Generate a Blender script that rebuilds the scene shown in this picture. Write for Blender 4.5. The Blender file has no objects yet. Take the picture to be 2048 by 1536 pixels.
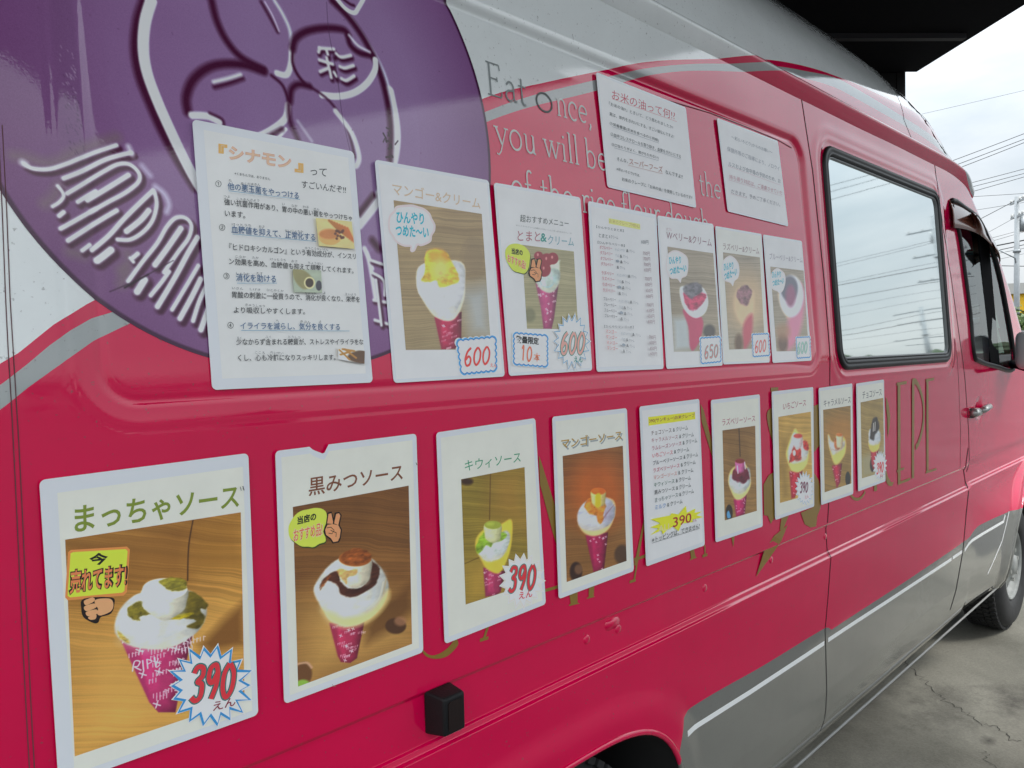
import bpy, bmesh, math, random
import numpy as np
from mathutils import Vector, Matrix
random.seed(4); RNG=np.random.RandomState(11)
scene=bpy.context.scene; COL=scene.collection
# ------------------------------------------------------------ camera
VPX,VPY,ROLL,FPX,DIST,CAMZ=2560.44,671.42,.02205,1590.6,1.05,1.57
_d=np.array([VPX-1024,-(VPY-768),-FPX]);_d/=np.linalg.norm(_d)
_u=np.array([-math.sin(ROLL),math.cos(ROLL),0.]);_a=-(_u@_d)/_d[2];_u=_u+np.array([0,0,_a]);_u/=np.linalg.norm(_u)
CR=np.array([_d,np.cross(_u,_d),_u]); CAM=np.array([0,-DIST,CAMZ])
cam=bpy.data.cameras.new('camera');cam.sensor_width=36;cam.lens=36*FPX/2048;cam.clip_start=.02;cam.clip_end=3000
co=bpy.data.objects.new('camera',cam);COL.objects.link(co)
m=Matrix([list(CR[i])+[CAM[i]] for i in range(3)]+[[0,0,0,1]]);co.matrix_world=m
scene.camera=co
# ------------------------------------------------------------ world, sun, exposure
EXPOSURE=0.74
w=bpy.data.worlds.new('World');scene.world=w;w.use_nodes=True
nt=w.node_tree;nt.nodes.clear()
N=nt.nodes.new;L=nt.links.new
out=N('ShaderNodeOutputWorld');bg=N('ShaderNodeBackground');sky=N('ShaderNodeTexSky')
sky.sky_type='NISHITA';sky.sun_disc=False;sky.sun_elevation=math.radians(52);sky.sun_rotation=math.radians(150)
tc=N('ShaderNodeTexCoord');sep=N('ShaderNodeSeparateXYZ');L(tc.outputs['Generated'],sep.inputs[0])
mp=N('ShaderNodeMapping');mp.inputs['Scale'].default_value=(1,1,2.6);L(tc.outputs['Generated'],mp.inputs[0])
nz=N('ShaderNodeTexNoise');nz.inputs['Scale'].default_value=2.6;nz.inputs['Detail'].default_value=7;nz.inputs['Roughness'].default_value=.55;nz.inputs['Distortion'].default_value=.3;L(mp.outputs[0],nz.inputs[0])
cr=N('ShaderNodeValToRGB');cr.color_ramp.elements[0].position=.36;cr.color_ramp.elements[0].color=(7.0,7.8,8.4,1);cr.color_ramp.elements[1].position=.64;cr.color_ramp.elements[1].color=(10.2,10.5,10.8,1);L(nz.outputs[0],cr.inputs[0])
grad=N('ShaderNodeMapRange');grad.inputs[1].default_value=0;grad.inputs[2].default_value=.75;grad.inputs[3].default_value=0;grad.inputs[4].default_value=1;L(sep.outputs[2],grad.inputs[0])
_pw=N('ShaderNodeMath');_pw.operation='POWER';_pw.inputs[1].default_value=2.0;L(grad.outputs[0],_pw.inputs[0])
_ma=N('ShaderNodeMath');_ma.operation='MULTIPLY_ADD';_ma.inputs[1].default_value=2.5;_ma.inputs[2].default_value=.60;L(_pw.outputs[0],_ma.inputs[0])
mul=N('ShaderNodeVectorMath');mul.operation='SCALE';L(cr.outputs[0],mul.inputs[0]);L(_ma.outputs[0],mul.inputs['Scale'])
mx=N('ShaderNodeMix');mx.data_type='RGBA';mx.inputs[0].default_value=.9;L(sky.outputs[0],mx.inputs[6]);L(mul.outputs[0],mx.inputs[7])
L(mx.outputs[2],bg.inputs[0]);bg.inputs[1].default_value=.085;L(bg.outputs[0],out.inputs[0])
sl=bpy.data.lights.new('sun','SUN');sl.energy=1.4;sl.angle=math.radians(14);sl.color=(1,.96,.9)
so=bpy.data.objects.new('sun',sl);COL.objects.link(so)
_az=math.radians(-60);_el=math.radians(52)
so.rotation_euler=Vector((math.cos(_az)*math.cos(_el),math.sin(_az)*math.cos(_el),math.sin(_el))).to_track_quat('Z','Y').to_euler()
vs=scene.view_settings;vs.view_transform='Standard';vs.look='None';vs.gamma=1;vs.use_curve_mapping=False;vs.exposure=EXPOSURE
scene.render.engine='CYCLES'
try: scene.cycles.max_bounces=10;scene.cycles.use_denoising=True
except Exception: pass
# ------------------------------------------------------------ pixel <-> place helpers (offline measurement of the photo)
def ray(px,py): return CR@np.array([px-1024,-(py-768),-FPX])
def ony(px,py,Y=0.):
    r=ray(px,py);return CAM+(Y-CAM[1])/r[1]*r
def onz(px,py,Z):
    r=ray(px,py);return CAM+(Z-CAM[2])/r[2]*r
def onplane(px,py,O,n):
    r=ray(px,py);return CAM+((O-CAM)@n)/(r@n)*r
def s_lin(c): return c/12.92 if c<=.04045 else ((c+.055)/1.055)**2.4
def lin(rgb,g=1.): return tuple(min(.95,s_lin(c/255.)*g) for c in rgb)
# ------------------------------------------------------------ materials
MATS={}
def mat(name,color,rough=.5,metal=0,coat=0,coat_r=.05,bump=0,bscale=200,var=0,vscale=20,alpha=1,trans=0,spec=.5,ior=1.45):
    if name in MATS: return MATS[name]
    m=bpy.data.materials.new(name);m.use_nodes=True;MATS[name]=m
    t=m.node_tree;b=t.nodes['Principled BSDF'];l=t.links.new
    b.inputs['Base Color'].default_value=(*color,1);b.inputs['Roughness'].default_value=rough;b.inputs['Metallic'].default_value=metal
    b.inputs['Coat Weight'].default_value=coat;b.inputs['Coat Roughness'].default_value=coat_r;b.inputs['Alpha'].default_value=alpha
    b.inputs['Transmission Weight'].default_value=trans;b.inputs['Specular IOR Level'].default_value=spec;b.inputs['IOR'].default_value=ior
    c=t.nodes.new('ShaderNodeTexCoord')
    if var:
        n=t.nodes.new('ShaderNodeTexNoise');n.inputs['Scale'].default_value=vscale;n.inputs['Detail'].default_value=6;n.inputs['Roughness'].default_value=.65;l(c.outputs['Object'],n.inputs[0])
        r=t.nodes.new('ShaderNodeMapRange');r.inputs[1].default_value=.3;r.inputs[2].default_value=.7;r.inputs[3].default_value=1-var;r.inputs[4].default_value=1+var;l(n.outputs[0],r.inputs[0])
        v=t.nodes.new('ShaderNodeVectorMath');v.operation='SCALE';v.inputs[0].default_value=color;l(r.outputs[0],v.inputs['Scale']);l(v.outputs[0],b.inputs['Base Color'])
    if bump:
        n=t.nodes.new('ShaderNodeTexNoise');n.inputs['Scale'].default_value=bscale;n.inputs['Detail'].default_value=3;l(c.outputs['Object'],n.inputs[0])
        k=t.nodes.new('ShaderNodeBump');k.inputs['Strength'].default_value=bump;k.inputs['Distance'].default_value=.002;l(n.outputs[0],k.inputs['Height']);l(k.outputs[0],b.inputs['Normal'])
        if coat: l(k.outputs[0],b.inputs['Coat Normal'])
    return m
PG=1.6
def ink(rgb,g=PG):  # flat print colour under the same laminate gloss
    k='ink_%d_%d_%d_%d'%(*rgb,int(g*100))
    return mat(k,lin(rgb,g),rough=.55,coat=.55,coat_r=.14,bump=.05,bscale=14)
# ------------------------------------------------------------ mesh / object helpers
def link(o,parent=None):
    COL.objects.link(o)
    if parent is not None: o.parent=parent
    return o
def org(parent):
    p=np.zeros(3)
    while parent is not None: p+=np.array(parent.location);parent=parent.parent
    return p
def mesh(name,V,F,m,parent=None,smooth=False,uv=None):
    V=np.asarray(V,float)-org(parent)
    me=bpy.data.meshes.new(name)
    if isinstance(F,np.ndarray) and F.ndim==2:
        nf,k=F.shape;me.vertices.add(len(V));me.vertices.foreach_set('co',V.ravel());me.loops.add(nf*k);me.loops.foreach_set('vertex_index',F.ravel().astype(np.int32))
        me.polygons.add(nf);me.polygons.foreach_set('loop_start',np.arange(0,nf*k,k,dtype=np.int32));me.polygons.foreach_set('loop_total',np.full(nf,k,dtype=np.int32));me.update(calc_edges=True);me.validate()
    else: me.from_pydata([tuple(v) for v in V],[],[tuple(int(i) for i in f) for f in F]);me.update()
    if smooth: me.polygons.foreach_set('use_smooth',[True]*len(me.polygons))
    if uv is not None:
        ul=me.uv_layers.new(name='UVMap');li=np.zeros(len(me.loops),dtype=np.int32);me.loops.foreach_get('vertex_index',li);ul.data.foreach_set('uv',np.asarray(uv,float)[li].ravel())
    me.materials.append(m);o=bpy.data.objects.new(name,me);return link(o,parent)
def empty(name,loc,label=None,cat=None,group=None,parent=None):
    o=bpy.data.objects.new(name,None);o.empty_display_size=.1;l=np.array(loc,float)-org(parent);o.location=l;link(o,parent)
    return tag(o,label,cat,group)
def tag(o,label=None,cat=None,group=None,kind=None):
    if label:o['label']=label
    if cat:o['category']=cat
    if group:o['group']=group
    if kind:o['kind']=kind
    return o
def boxv(c,s,rot=None):
    c=np.array(c,float);s=np.array(s,float)/2
    V=np.array([[x,y,z] for x in(-1,1) for y in(-1,1) for z in(-1,1)],float)*s
    if rot is not None: V=V@np.array(rot).T
    return V+c,[(0,1,3,2),(4,6,7,5),(0,4,5,1),(2,3,7,6),(0,2,6,4),(1,5,7,3)]
class MB:
    def __init__(s): s.V=[];s.F=[]
    def add(s,V,F):
        o=len(s.V);s.V+= [list(v) for v in V];s.F+=[tuple(i+o for i in f) for f in F];return s
    def box(s,c,sz,rot=None): return s.add(*boxv(c,sz,rot))
    def tube(s,P,r,n=8,cap=True):
        P=[np.array(p,float) for p in P];rs=r if hasattr(r,'__len__') else [r]*len(P);V=[];F=[]
        for i,p in enumerate(P):
            t=P[min(i+1,len(P)-1)]-P[max(i-1,0)];t/=np.linalg.norm(t)+1e-12
            a=np.cross(t,[0,0,1.]);
            if np.linalg.norm(a)<.05:a=np.cross(t,[0,1.,0])
            a/=np.linalg.norm(a);b=np.cross(t,a)
            V+=[p+rs[i]*(math.cos(k*2*math.pi/n)*a+math.sin(k*2*math.pi/n)*b) for k in range(n)]
        for i in range(len(P)-1):
            F+=[(i*n+k,i*n+(k+1)%n,(i+1)*n+(k+1)%n,(i+1)*n+k) for k in range(n)]
        if cap:F+=[tuple(range(n))[::-1],tuple((len(P)-1)*n+k for k in range(n))]
        return s.add(V,F)
    def build(s,name,m,parent=None,smooth=False): return mesh(name,s.V,s.F,m,parent,smooth)
def bevel(o,wd=.004,seg=2):
    bm=bmesh.new();bm.from_mesh(o.data);bmesh.ops.bevel(bm,geom=bm.edges[:],offset=wd,segments=seg,affect='EDGES',profile=.6);bm.to_mesh(o.data);bm.free()
    o.data.polygons.foreach_set('use_smooth',[True]*len(o.data.polygons));return o
def catmull(P,n=6,closed=False):
    P=[np.array(p,float) for p in P];N_=len(P);R=[]
    rng=range(N_ if closed else N_-1)
    for i in rng:
        if closed:a,b,c,d=P[i-1],P[i],P[(i+1)%N_],P[(i+2)%N_]
        else:a,b,c,d=P[max(i-1,0)],P[i],P[i+1],P[min(i+2,N_-1)]
        for k in range(n):
            t=k/n;R.append(.5*((2*b)+(c-a)*t+(2*a-5*b+4*c-d)*t*t+(3*b-a-3*c+d)*t**3))
    if not closed:R.append(P[-1])
    return R
def tri(P2):  # triangulate a simple polygon
    bm=bmesh.new();vs_=[bm.verts.new((p[0],p[1],0)) for p in P2];f=bm.faces.new(vs_)
    r=bmesh.ops.triangulate(bm,faces=[f],ngon_method='BEAUTY');bm.verts.index_update();F=[tuple(v.index for v in f.verts) for f in bm.faces];bm.free();return F
# ------------------------------------------------------------ canvas: numpy painted prints
def vnoise(h,w_,sy,sx,seed):
    r=np.random.RandomState(seed);out_=np.zeros((h,w_));amp=1;tot=0
    for o in range(4):
        gy=max(2,int(sy*2**o)+2);gx=max(2,int(sx*2**o)+2);g=r.rand(gy,gx)
        yy=np.linspace(0,gy-1.001,h);xx=np.linspace(0,gx-1.001,w_);y0=yy.astype(int);x0=xx.astype(int);fy=(yy-y0)[:,None];fx=(xx-x0)[None]
        fy=fy*fy*(3-2*fy);fx=fx*fx*(3-2*fx)
        v=g[y0][:,x0]*(1-fy)*(1-fx)+g[y0][:,x0+1]*(1-fy)*fx+g[y0+1][:,x0]*fy*(1-fx)+g[y0+1][:,x0+1]*fy*fx
        out_+=v*amp;tot+=amp;amp*=.5
    return out_/tot
class Canvas:
    def __init__(s,q,W,H,rgb):
        s.W,s.H=W,H;s.a=np.ones((H,W,3))*np.array(rgb,float)
        A=[];B=[]
        for (x,y),(u,v) in zip(q,[(0,0),(W,0),(W,H),(0,H)]):
            A+=[[x,y,1,0,0,0,-u*x,-u*y],[0,0,0,x,y,1,-v*x,-v*y]];B+=[u,v]
        s.h=np.linalg.solve(np.array(A,float),np.array(B,float))
        q=np.array(q,float);ar=abs(sum(q[i][0]*q[(i+1)%4][1]-q[(i+1)%4][0]*q[i][1] for i in range(4)))/2;s.k=math.sqrt(W*H/ar)
    def T(s,p):
        h=s.h;p=np.array(p,float).reshape(-1,2);w_=h[6]*p[:,0]+h[7]*p[:,1]+1
        return np.c_[(h[0]*p[:,0]+h[1]*p[:,1]+h[2])/w_,(h[3]*p[:,0]+h[4]*p[:,1]+h[5])/w_]
    def _blend(s,x0,y0,x1,y1,al,col): s.a[y0:y1,x0:x1]=s.a[y0:y1,x0:x1]*(1-al[...,None])+np.array(col,float)*al[...,None]
    def _grid(s,P,pad):
        x0=int(max(0,P[:,0].min()-pad));x1=int(min(s.W,P[:,0].max()+pad+1));y0=int(max(0,P[:,1].min()-pad));y1=int(min(s.H,P[:,1].max()+pad+1))
        if x1<=x0 or y1<=y0:return None
        X,Y=np.meshgrid(np.arange(x0,x1)+.5,np.arange(y0,y1)+.5);return x0,y0,x1,y1,X,Y
    def _segd(s,P,X,Y,closed):
        d=np.full(X.shape,1e9);n=len(P)
        for i in range(n if closed else n-1):
            a,b=P[i],P[(i+1)%n];ab=b-a;t=np.clip(((X-a[0])*ab[0]+(Y-a[1])*ab[1])/(ab@ab+1e-9),0,1)
            d=np.minimum(d,(X-a[0]-t*ab[0])**2+(Y-a[1]-t*ab[1])**2)
        return np.sqrt(d)
    def poly(s,pts,col,soft=.8,smooth=True,al=1.,rag=0,seed=0,tex=0,shade=0):
        P=s.T(pts)
        if smooth:P=np.array(catmull(P,5,True))
        soft=max(.6,soft*s.k);g=s._grid(P,soft*2+rag*s.k*2)
        if g is None:return
        x0,y0,x1,y1,X,Y=g;d=s._segd(P,X,Y,True);ins=np.zeros(X.shape,bool);n=len(P)
        for i in range(n):
            a,b=P[i],P[(i+1)%n];c=((a[1]>Y)!=(b[1]>Y));xi=(b[0]-a[0])*(Y-a[1])/((b[1]-a[1])+1e-12)+a[0];ins^=(c&(X<xi))
        sd=np.where(ins,-d,d)
        if rag:sd=sd+(vnoise(*X.shape,8,8,seed+3)-.5)*rag*s.k*2
        A_=np.clip(.5-sd/(2*soft),0,1)*al
        if tex or shade:
            h_,w_=X.shape;n1=vnoise(h_,w_,7,7,seed+9);n2=vnoise(h_,w_,16,5,seed+19);xn=(X-P[:,0].min())/max(1,np.ptp(P[:,0]));yn=(Y-P[:,1].min())/max(1,np.ptp(P[:,1]))
            f=1+tex*((n1-.5)*1.5+(n2-.5)*.9)-shade*np.clip(xn-.35,0,1)**1.3*1.4-shade*.5*np.clip(yn-.5,0,1)+shade*.25*(1-xn)
            rim=np.clip(1+sd/(.16*max(1,np.ptp(P[:,0]))),0,1);f=f-shade*.35*rim
            C_=np.clip(np.array(col,float)[None,None]*f[...,None],0,255);s.a[y0:y1,x0:x1]=s.a[y0:y1,x0:x1]*(1-A_[...,None])+C_*A_[...,None];return
        s._blend(x0,y0,x1,y1,A_,col)
    def stroke(s,pts,wd,col,soft=.8,smooth=True,al=1.):
        P=s.T(pts)
        if smooth and len(P)>2:P=np.array(catmull(P,5))
        r=wd*s.k/2;soft=max(.6,soft*s.k);g=s._grid(P,r+soft*2)
        if g is None:return
        x0,y0,x1,y1,X,Y=g;d=s._segd(P,X,Y,False)-r
        s._blend(x0,y0,x1,y1,np.clip(.5-d/(2*soft),0,1)*al,col)
    def ell(s,c,rx,ry,col,soft=.8,ang=0,al=1.):
        a=np.linspace(0,2*math.pi,20,endpoint=False);ca,sa=math.cos(ang),math.sin(ang)
        s.poly([(c[0]+rx*math.cos(t)*ca-ry*math.sin(t)*sa,c[1]+rx*math.cos(t)*sa+ry*math.sin(t)*ca) for t in a],col,soft,True,al)
    def wood(s,cols,ang=-.2,seed=0,n=7):
        H,W=s.H,s.W;X,Y=np.meshgrid(np.arange(W)/W,np.arange(H)/W);v=Y*math.cos(ang)+X*math.sin(ang);u=X*math.cos(ang)-Y*math.sin(ang)
        r=np.random.RandomState(seed);wob=(vnoise(H,W,3,1.5,seed)-.5)*.10;t1=r.rand(400);t2=r.rand(90)
        q=(v+wob+2)*n;g=np.interp((q*26)%398,np.arange(400),t1);g2=np.interp((q*5.3)%88,np.arange(90),t2);g3=vnoise(H,W,2,2,seed+2)
        c0,c1,c2=[np.array(c,float) for c in cols];t=np.clip(.30*g+.42*g2+.55*g3-.12,0,1)[...,None]
        base=c0*(1-t)+c1*t;e=np.clip(Y/(H/W),0,1)[...,None];s.a=(base*(1-.45*e)+c2*.45*e)*(.93+.14*g[...,None])
    def image(s,name,gain=1.):
        b=s.a.copy();b[1:-1,1:-1]=(s.a[1:-1,1:-1]*4+s.a[:-2,1:-1]+s.a[2:,1:-1]+s.a[1:-1,:-2]+s.a[1:-1,2:]+s.a[:-2,:-2]*.5+s.a[2:,2:]*.5+s.a[:-2,2:]*.5+s.a[2:,:-2]*.5)/10
        b+=np.random.RandomState(s.W).normal(0,2.2,b.shape[:2])[...,None];b*=(.95+.1*vnoise(s.H,s.W,4,3,s.H)[...,None]);a=np.clip(b/255,0,1)
        if gain!=1:
            l=np.where(a<=.04045,a/12.92,((a+.055)/1.055)**2.4)*gain;l=np.clip(l,0,.93);a=np.where(l<=.0031308,l*12.92,1.055*l**(1/2.4)-.055)
        im=bpy.data.images.new(name,s.W,s.H);px=np.ones((s.H,s.W,4),np.float32);px[...,:3]=a[::-1];im.pixels.foreach_set(px.ravel());im.update()
        try:im.pack()
        except Exception:pass
        return im
def print_mat(name,im,rough=.5,coat=.6,coat_r=.12,bump=.05,bscale=14):
    m=mat(name,(.5,.5,.5),rough=rough,coat=coat,coat_r=coat_r,bump=bump,bscale=bscale);t=m.node_tree
    n=t.nodes.new('ShaderNodeTexImage');n.image=im;n.extension='EXTEND';t.links.new(n.outputs[0],t.nodes['Principled BSDF'].inputs['Base Color']);return m
# ------------------------------------------------------------ lettering
_tc={}
def text_mesh(s,off=0.,res=3):
    k=(s,off,res)
    if k in _tc:return _tc[k]
    c=bpy.data.curves.new('t','FONT');c.body=s;c.size=1;c.offset=off;c.resolution_u=res;c.fill_mode='FRONT'
    o=bpy.data.objects.new('t',c);COL.objects.link(o);dg=bpy.context.evaluated_depsgraph_get();dg.update()
    me=o.evaluated_get(dg).to_mesh();V=np.array([v.co[:] for v in me.vertices]) if len(me.vertices) else np.zeros((0,3));F=[tuple(p.vertices) for p in me.polygons]
    o.evaluated_get(dg).to_mesh_clear();bpy.data.objects.remove(o);bpy.data.curves.remove(c)
    _tc[k]=(V,F);return _tc[k]
class Plane:
    """a flat sheet on the van, spanned by world points of its corners"""
    def __init__(s,C,out=0.):
        s.C=[np.array(c,float) for c in C];s.ex=s.C[1]-s.C[0];s.ex/=np.linalg.norm(s.ex);up=s.C[0]-s.C[3]
        s.n=np.cross(up,s.ex);s.n=-s.n/np.linalg.norm(s.n)
        if s.n[1]>0:s.n=-s.n
        s.ey=np.cross(s.ex,s.n)
        if s.ey[2]<0:s.ey=-s.ey
        s.O=sum(s.C)/4;s.k=0
    def pt(s,px,py,off): return onplane(px,py,s.O+0*s.n,s.n)+off*s.n
    def lift(s): s.k+=1;return .0012+s.k*.00007
    def poly(s,name,pts,m,parent,smooth=False,off=None,z=None):
        P=[z(*p) for p in pts] if z else pts
        if smooth:P=[tuple(p) for p in catmull(P,5,True)]
        o_=s.lift() if off is None else off
        W=np.array([s.pt(p[0],p[1],o_) for p in P]);P2=np.c_[(W-s.O)@s.ex,(W-s.O)@s.ey]
        return mesh(name,W,tri(P2),m,parent)
    def line(s,name,pts,wd,m,parent,z=None,smooth=False,closed=False,off=None):
        P=[z(*p) for p in pts] if z else pts
        if smooth:P=catmull(P,6,closed)
        o_=s.lift() if off is None else off
        W=[s.pt(p[0],p[1],o_) for p in P];V=[];F=[];n=len(W)
        for i,p in enumerate(W):
            a=W[i-1] if (i>0 or closed) else W[i];b=W[(i+1)%n] if (i<n-1 or closed) else W[i]
            t=b-a;t/=np.linalg.norm(t)+1e-12;q=np.cross(t,s.n)*wd/2;p=p+s.n*i*8e-7;V+=[p+q,p-q]
        for i in range(n if closed else n-1):
            j=(i+1)%n;F.append((2*i,2*i+1,2*j+1,2*j))
        return mesh(name,V,F,m,parent)
    def text(s,txt,a,b,h,col,parent,z=None,off=0.,shear=0.,name='lettering',g=PG,bottom=None,mm=None,res=3):
        """ink box: a,b = bottom left/right pixels, h = ink height in pixels at the left"""
        V,F=text_mesh(txt,off,res)
        if not len(V):return None
        hz=h
        if z:
            t=z(a[0],a[1]-h);a=z(*a);b=z(*b);hz=a[1]-t[1]
        o_=s.lift();A=s.pt(a[0],a[1],o_);B=s.pt(b[0],b[1],o_);T=s.pt(a[0],a[1]-hz,o_)
        V=V.copy();V[:,0]+=shear*V[:,1];mn=V.min(0);mxx=V.max(0);u=(V[:,0]-mn[0])/(mxx[0]-mn[0]);v=(V[:,1]-mn[1])/max(mxx[1]-mn[1],1e-6)
        W=A+u[:,None]*(B-A)+v[:,None]*(T-A)
        return mesh(name,W,F,mm or ink(col,g),parent)
def zt(ox,oy,s): return lambda x,y:(ox+x*s,oy+y*s)
zP1=zt(60,880,.42705);zP2=zt(530,840,.37778);zP3=zt(850,800,.32544);zP4=zt(1260,760,.25385);zP5=zt(1520,740,.20833)
zU1=zt(350,220,.37102);zU2=zt(740,300,.3125);zU3=zt(980,360,.26036);zU5=zt(940,100,.37109);zU6=zt(1170,380,.24737);zU8=zt(1170,120,.20185);zU9=zt(1420,220,.16275)
zA=zt(0,0,.40039);zB=zt(400,0,.29297);zC=zt(0,240,.29952);z8=zt(1600,260,.32558);z9=zt(1640,760,.18234)
# ============================================================ THE VAN: surface functions
def ss(t): t=np.clip(t,0,1);return t*t*(3-2*t)
def srect(x,z,cx,cz,hx,hz,r):
    qx=np.abs(x-cx)-hx+r;qz=np.abs(z-cz)-hz+r
    return np.hypot(np.maximum(qx,0),np.maximum(qz,0))+np.minimum(np.maximum(qx,qz),0)-r
def tumble(z): return .073*.02*np.logaddexp(0,(z-1.53)/.02)
_pz=[.26,.30,.34,.38,.45,.60,.75,.8845,.8885,.8975,.9005,.972,.984,.988,.992,3]
_py=[.05,.022,.010,.003,-.004,-.008,-.010,-.010,-.0035,-.0010,.0040,.0065,.0065,.003,0,0]
ARCH_R=(1.20,.24,.47,.485,3.4);ARCH_F=(5.40,.24,.62,.58,2.2)
def arch(x,z,A): 
    return (np.abs((x-A[0])/A[2])**A[4]+np.abs((np.maximum(z-A[1],0))/A[3])**A[4])**(1/A[4])
_xsz=[.2,1.2,1.39,1.52,1.76,2.08,2.22,2.39,2.48,2.61,2.66,2.75,2.84,2.93]
_xsx=[5.75,5.62,5.45,5.30,5.10,4.77,4.49,4.23,4.0,3.77,3.55,3.35,3.1,2.6]
NN=2.5;NA=.45
def xs_(z): return np.interp(z,_xsz,_xsx)
def base_y(x,z,fine=True):
    x=np.asarray(x,float);z=np.asarray(z,float);x,z=np.broadcast_arrays(x,z)
    dz=.012*ss((x-4.13)/.06)
    y=tumble(z)+np.interp(z-dz,_pz,_py)
    y=y-.030*ss((x-4.14)/.9)*ss((.86-z)/.2)
    a=arch(x,z,ARCH_R);y=y-.009*ss((1.20-a)/.13)*(z<.95)
    a=arch(x,z,ARCH_F);y=y-.020*ss((1.18-a)/.12)*(z<.95)
    if fine:
        d=srect(x,z,1.411,1.856,1.092,.376,.085);wv=.019+.020*ss(.5-3*((x-1.411)/1.092+(z-1.856)/.376));dep=.0025+.0085*np.clip((z-1.50)/.66,0,1);y=y+dep*ss(-d/wv)+.0018*np.exp(-((-d-wv)/.005)**2)+.0009*np.exp(-(d/.003)**2)
        d=srect(x,z,3.26,1.865,.628,.380,.075);y=y+.016*ss((-d-.012)/.012);y=y-.0035*np.exp(-((d-.020)/.007)**2)
        y=y-.0025*np.exp(-((d-.05)/.02)**2)
        # faint panel waviness
        y=y+.0006*np.sin(x*7.3+1.2*np.sin(z*5))*np.sin(z*6.1+x*1.7)
        hd=np.hypot((x-4.35)/.045,(z-1.245)/.04);y=y+.012*ss((1.25-hd)/.5)
    return y
def nose_y(x,z):
    b=.95-tumble(z);u=np.clip((x-xs_(z))/NA,0,.9999);return b*(1-(1-u**NN)**(1/NN))
def surf_y(x,z): return base_y(x,z,True)+nose_y(x,z)
RP_Y=[.0655,.066,.070,.078,.087,.100,.120,.145,.172,.205,.25,.30,.38,.5,.7,.95]
RP_Z=[2.40,2.415,2.44,2.48,2.53,2.575,2.62,2.665,2.71,2.748,2.80,2.84,2.875,2.90,2.922,2.93]
def any_y(x,z):  # side up to the rail, roof shell above it
    return surf_y(x,z) if z<2.40 else float(np.interp(z,RP_Z,RP_Y))+float(nose_y(x,z))
def W(px,py,out_=0.,plain=False):
    Y=0.
    for _ in range(30):
        p=ony(px,py,Y);Yn=(float(tumble(p[2])) if plain else float(any_y(p[0],p[2])));Y=Y*.4+Yn*.6
    p=ony(px,py,Y-out_);return p
def strip_surf(name,P,wd,m,parent,off=.0008,zz=None,step=.02):
    """flat ribbon laid along (x,z) points on the van's side"""
    Q=[]
    for a,b in zip(P[:-1],P[1:]):
        a=np.array(a,float);b=np.array(b,float);n=max(1,int(np.linalg.norm(b-a)/step));Q+=[a+(b-a)*k/n for k in range(n)]
    Q.append(np.array(P[-1],float));V=[];F=[]
    for i,q in enumerate(Q):
        t=Q[min(i+1,len(Q)-1)]-Q[max(i-1,0)];t/=np.linalg.norm(t);nn=np.array([-t[1],t[0]])*wd/2
        for sgn in(-1,1):
            r=q+sgn*nn;V.append((r[0],any_y(r[0],r[1])-off,r[1]))
    F=[(2*i,2*i+1,2*i+3,2*i+2) for i in range(len(Q)-1)]
    return mesh(name,V,F,m,parent)
def xz(*pp): return [(float(W(*p)[0]),float(W(*p)[2])) for p in pp]
# ------------------------------------------------------------ body paint: colour fields bounded by curves (vinyl wrap over a white van)
def curve_node(t,pts,x0,x1,z0,z1):
    n=t.nodes.new('ShaderNodeFloatCurve');c=n.mapping.curves[0];P=[((x-x0)/(x1-x0),(z-z0)/(z1-z0)) for x,z in pts]
    while len(c.points)<len(P):c.points.new(.5,.5)
    for q,p in zip(c.points,P):q.location=p;q.handle_type='AUTO_CLAMPED'
    n.mapping.use_clip=False;n.mapping.update();return n
bp=mat('van_paint',(.6,.6,.6),rough=.09,coat=1,coat_r=.025,bump=.018,bscale=240,spec=.14)
bp.node_tree.nodes['Principled BSDF'].inputs['Coat IOR'].default_value=1.54
t=bp.node_tree;l=t.links.new;B=t.nodes['Principled BSDF']
tcn=[n for n in t.nodes if n.type=='TEX_COORD'][0]
_wb=t.nodes.new('ShaderNodeTexNoise');_wb.inputs['Scale'].default_value=2.2;_wb.inputs['Detail'].default_value=2;l(tcn.outputs['Object'],_wb.inputs[0])
_w2=t.nodes.new('ShaderNodeBump');_w2.inputs['Strength'].default_value=.10;_w2.inputs['Distance'].default_value=.02;l(_wb.outputs[0],_w2.inputs['Height'])
_b0=[n for n in t.nodes if n.type=='BUMP' and n is not _w2][0] if False else None
for n in t.nodes:
    if n.bl_idname=='ShaderNodeBump' and n.name!=_w2.name:l(_w2.outputs[0],n.inputs['Normal'])
sp=t.nodes.new('ShaderNodeSeparateXYZ');l(tcn.outputs['Object'],sp.inputs[0])
mr=t.nodes.new('ShaderNodeMapRange');mr.inputs[1].default_value=-.2;mr.inputs[2].default_value=6.2;mr.clamp=False;l(sp.outputs[0],mr.inputs[0])
mz=t.nodes.new('ShaderNodeMapRange');mz.inputs[1].default_value=0;mz.inputs[2].default_value=3;mz.clamp=False;l(sp.outputs[2],mz.inputs[0])
redtop=[(-.2,1.33),(0,1.43)]+xz((0,728),(60,690),(130,632),(190,600))+[(.6,1.78),(.85,1.93)]+xz((980,192),(1090,165),(1200,142),(1300,123),(1420,118),(1500,117),(1600,130),(1680,155),(1760,190),(1830,225),(1880,260))+[(4.6,2.36),(6.2,1.9)]
greytop=[(-.2,1.30),(0,1.40)]+xz((0,770),(30,748),(130,668),(185,636),(225,624))+[(.6,1.76),(.85,1.9)]+xz((975,222),(1190,160),(1320,133),(1470,128),(1600,140),(1700,170),(1800,230),(1880,285))+[(4.6,2.30),(6.2,1.8)]
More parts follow.
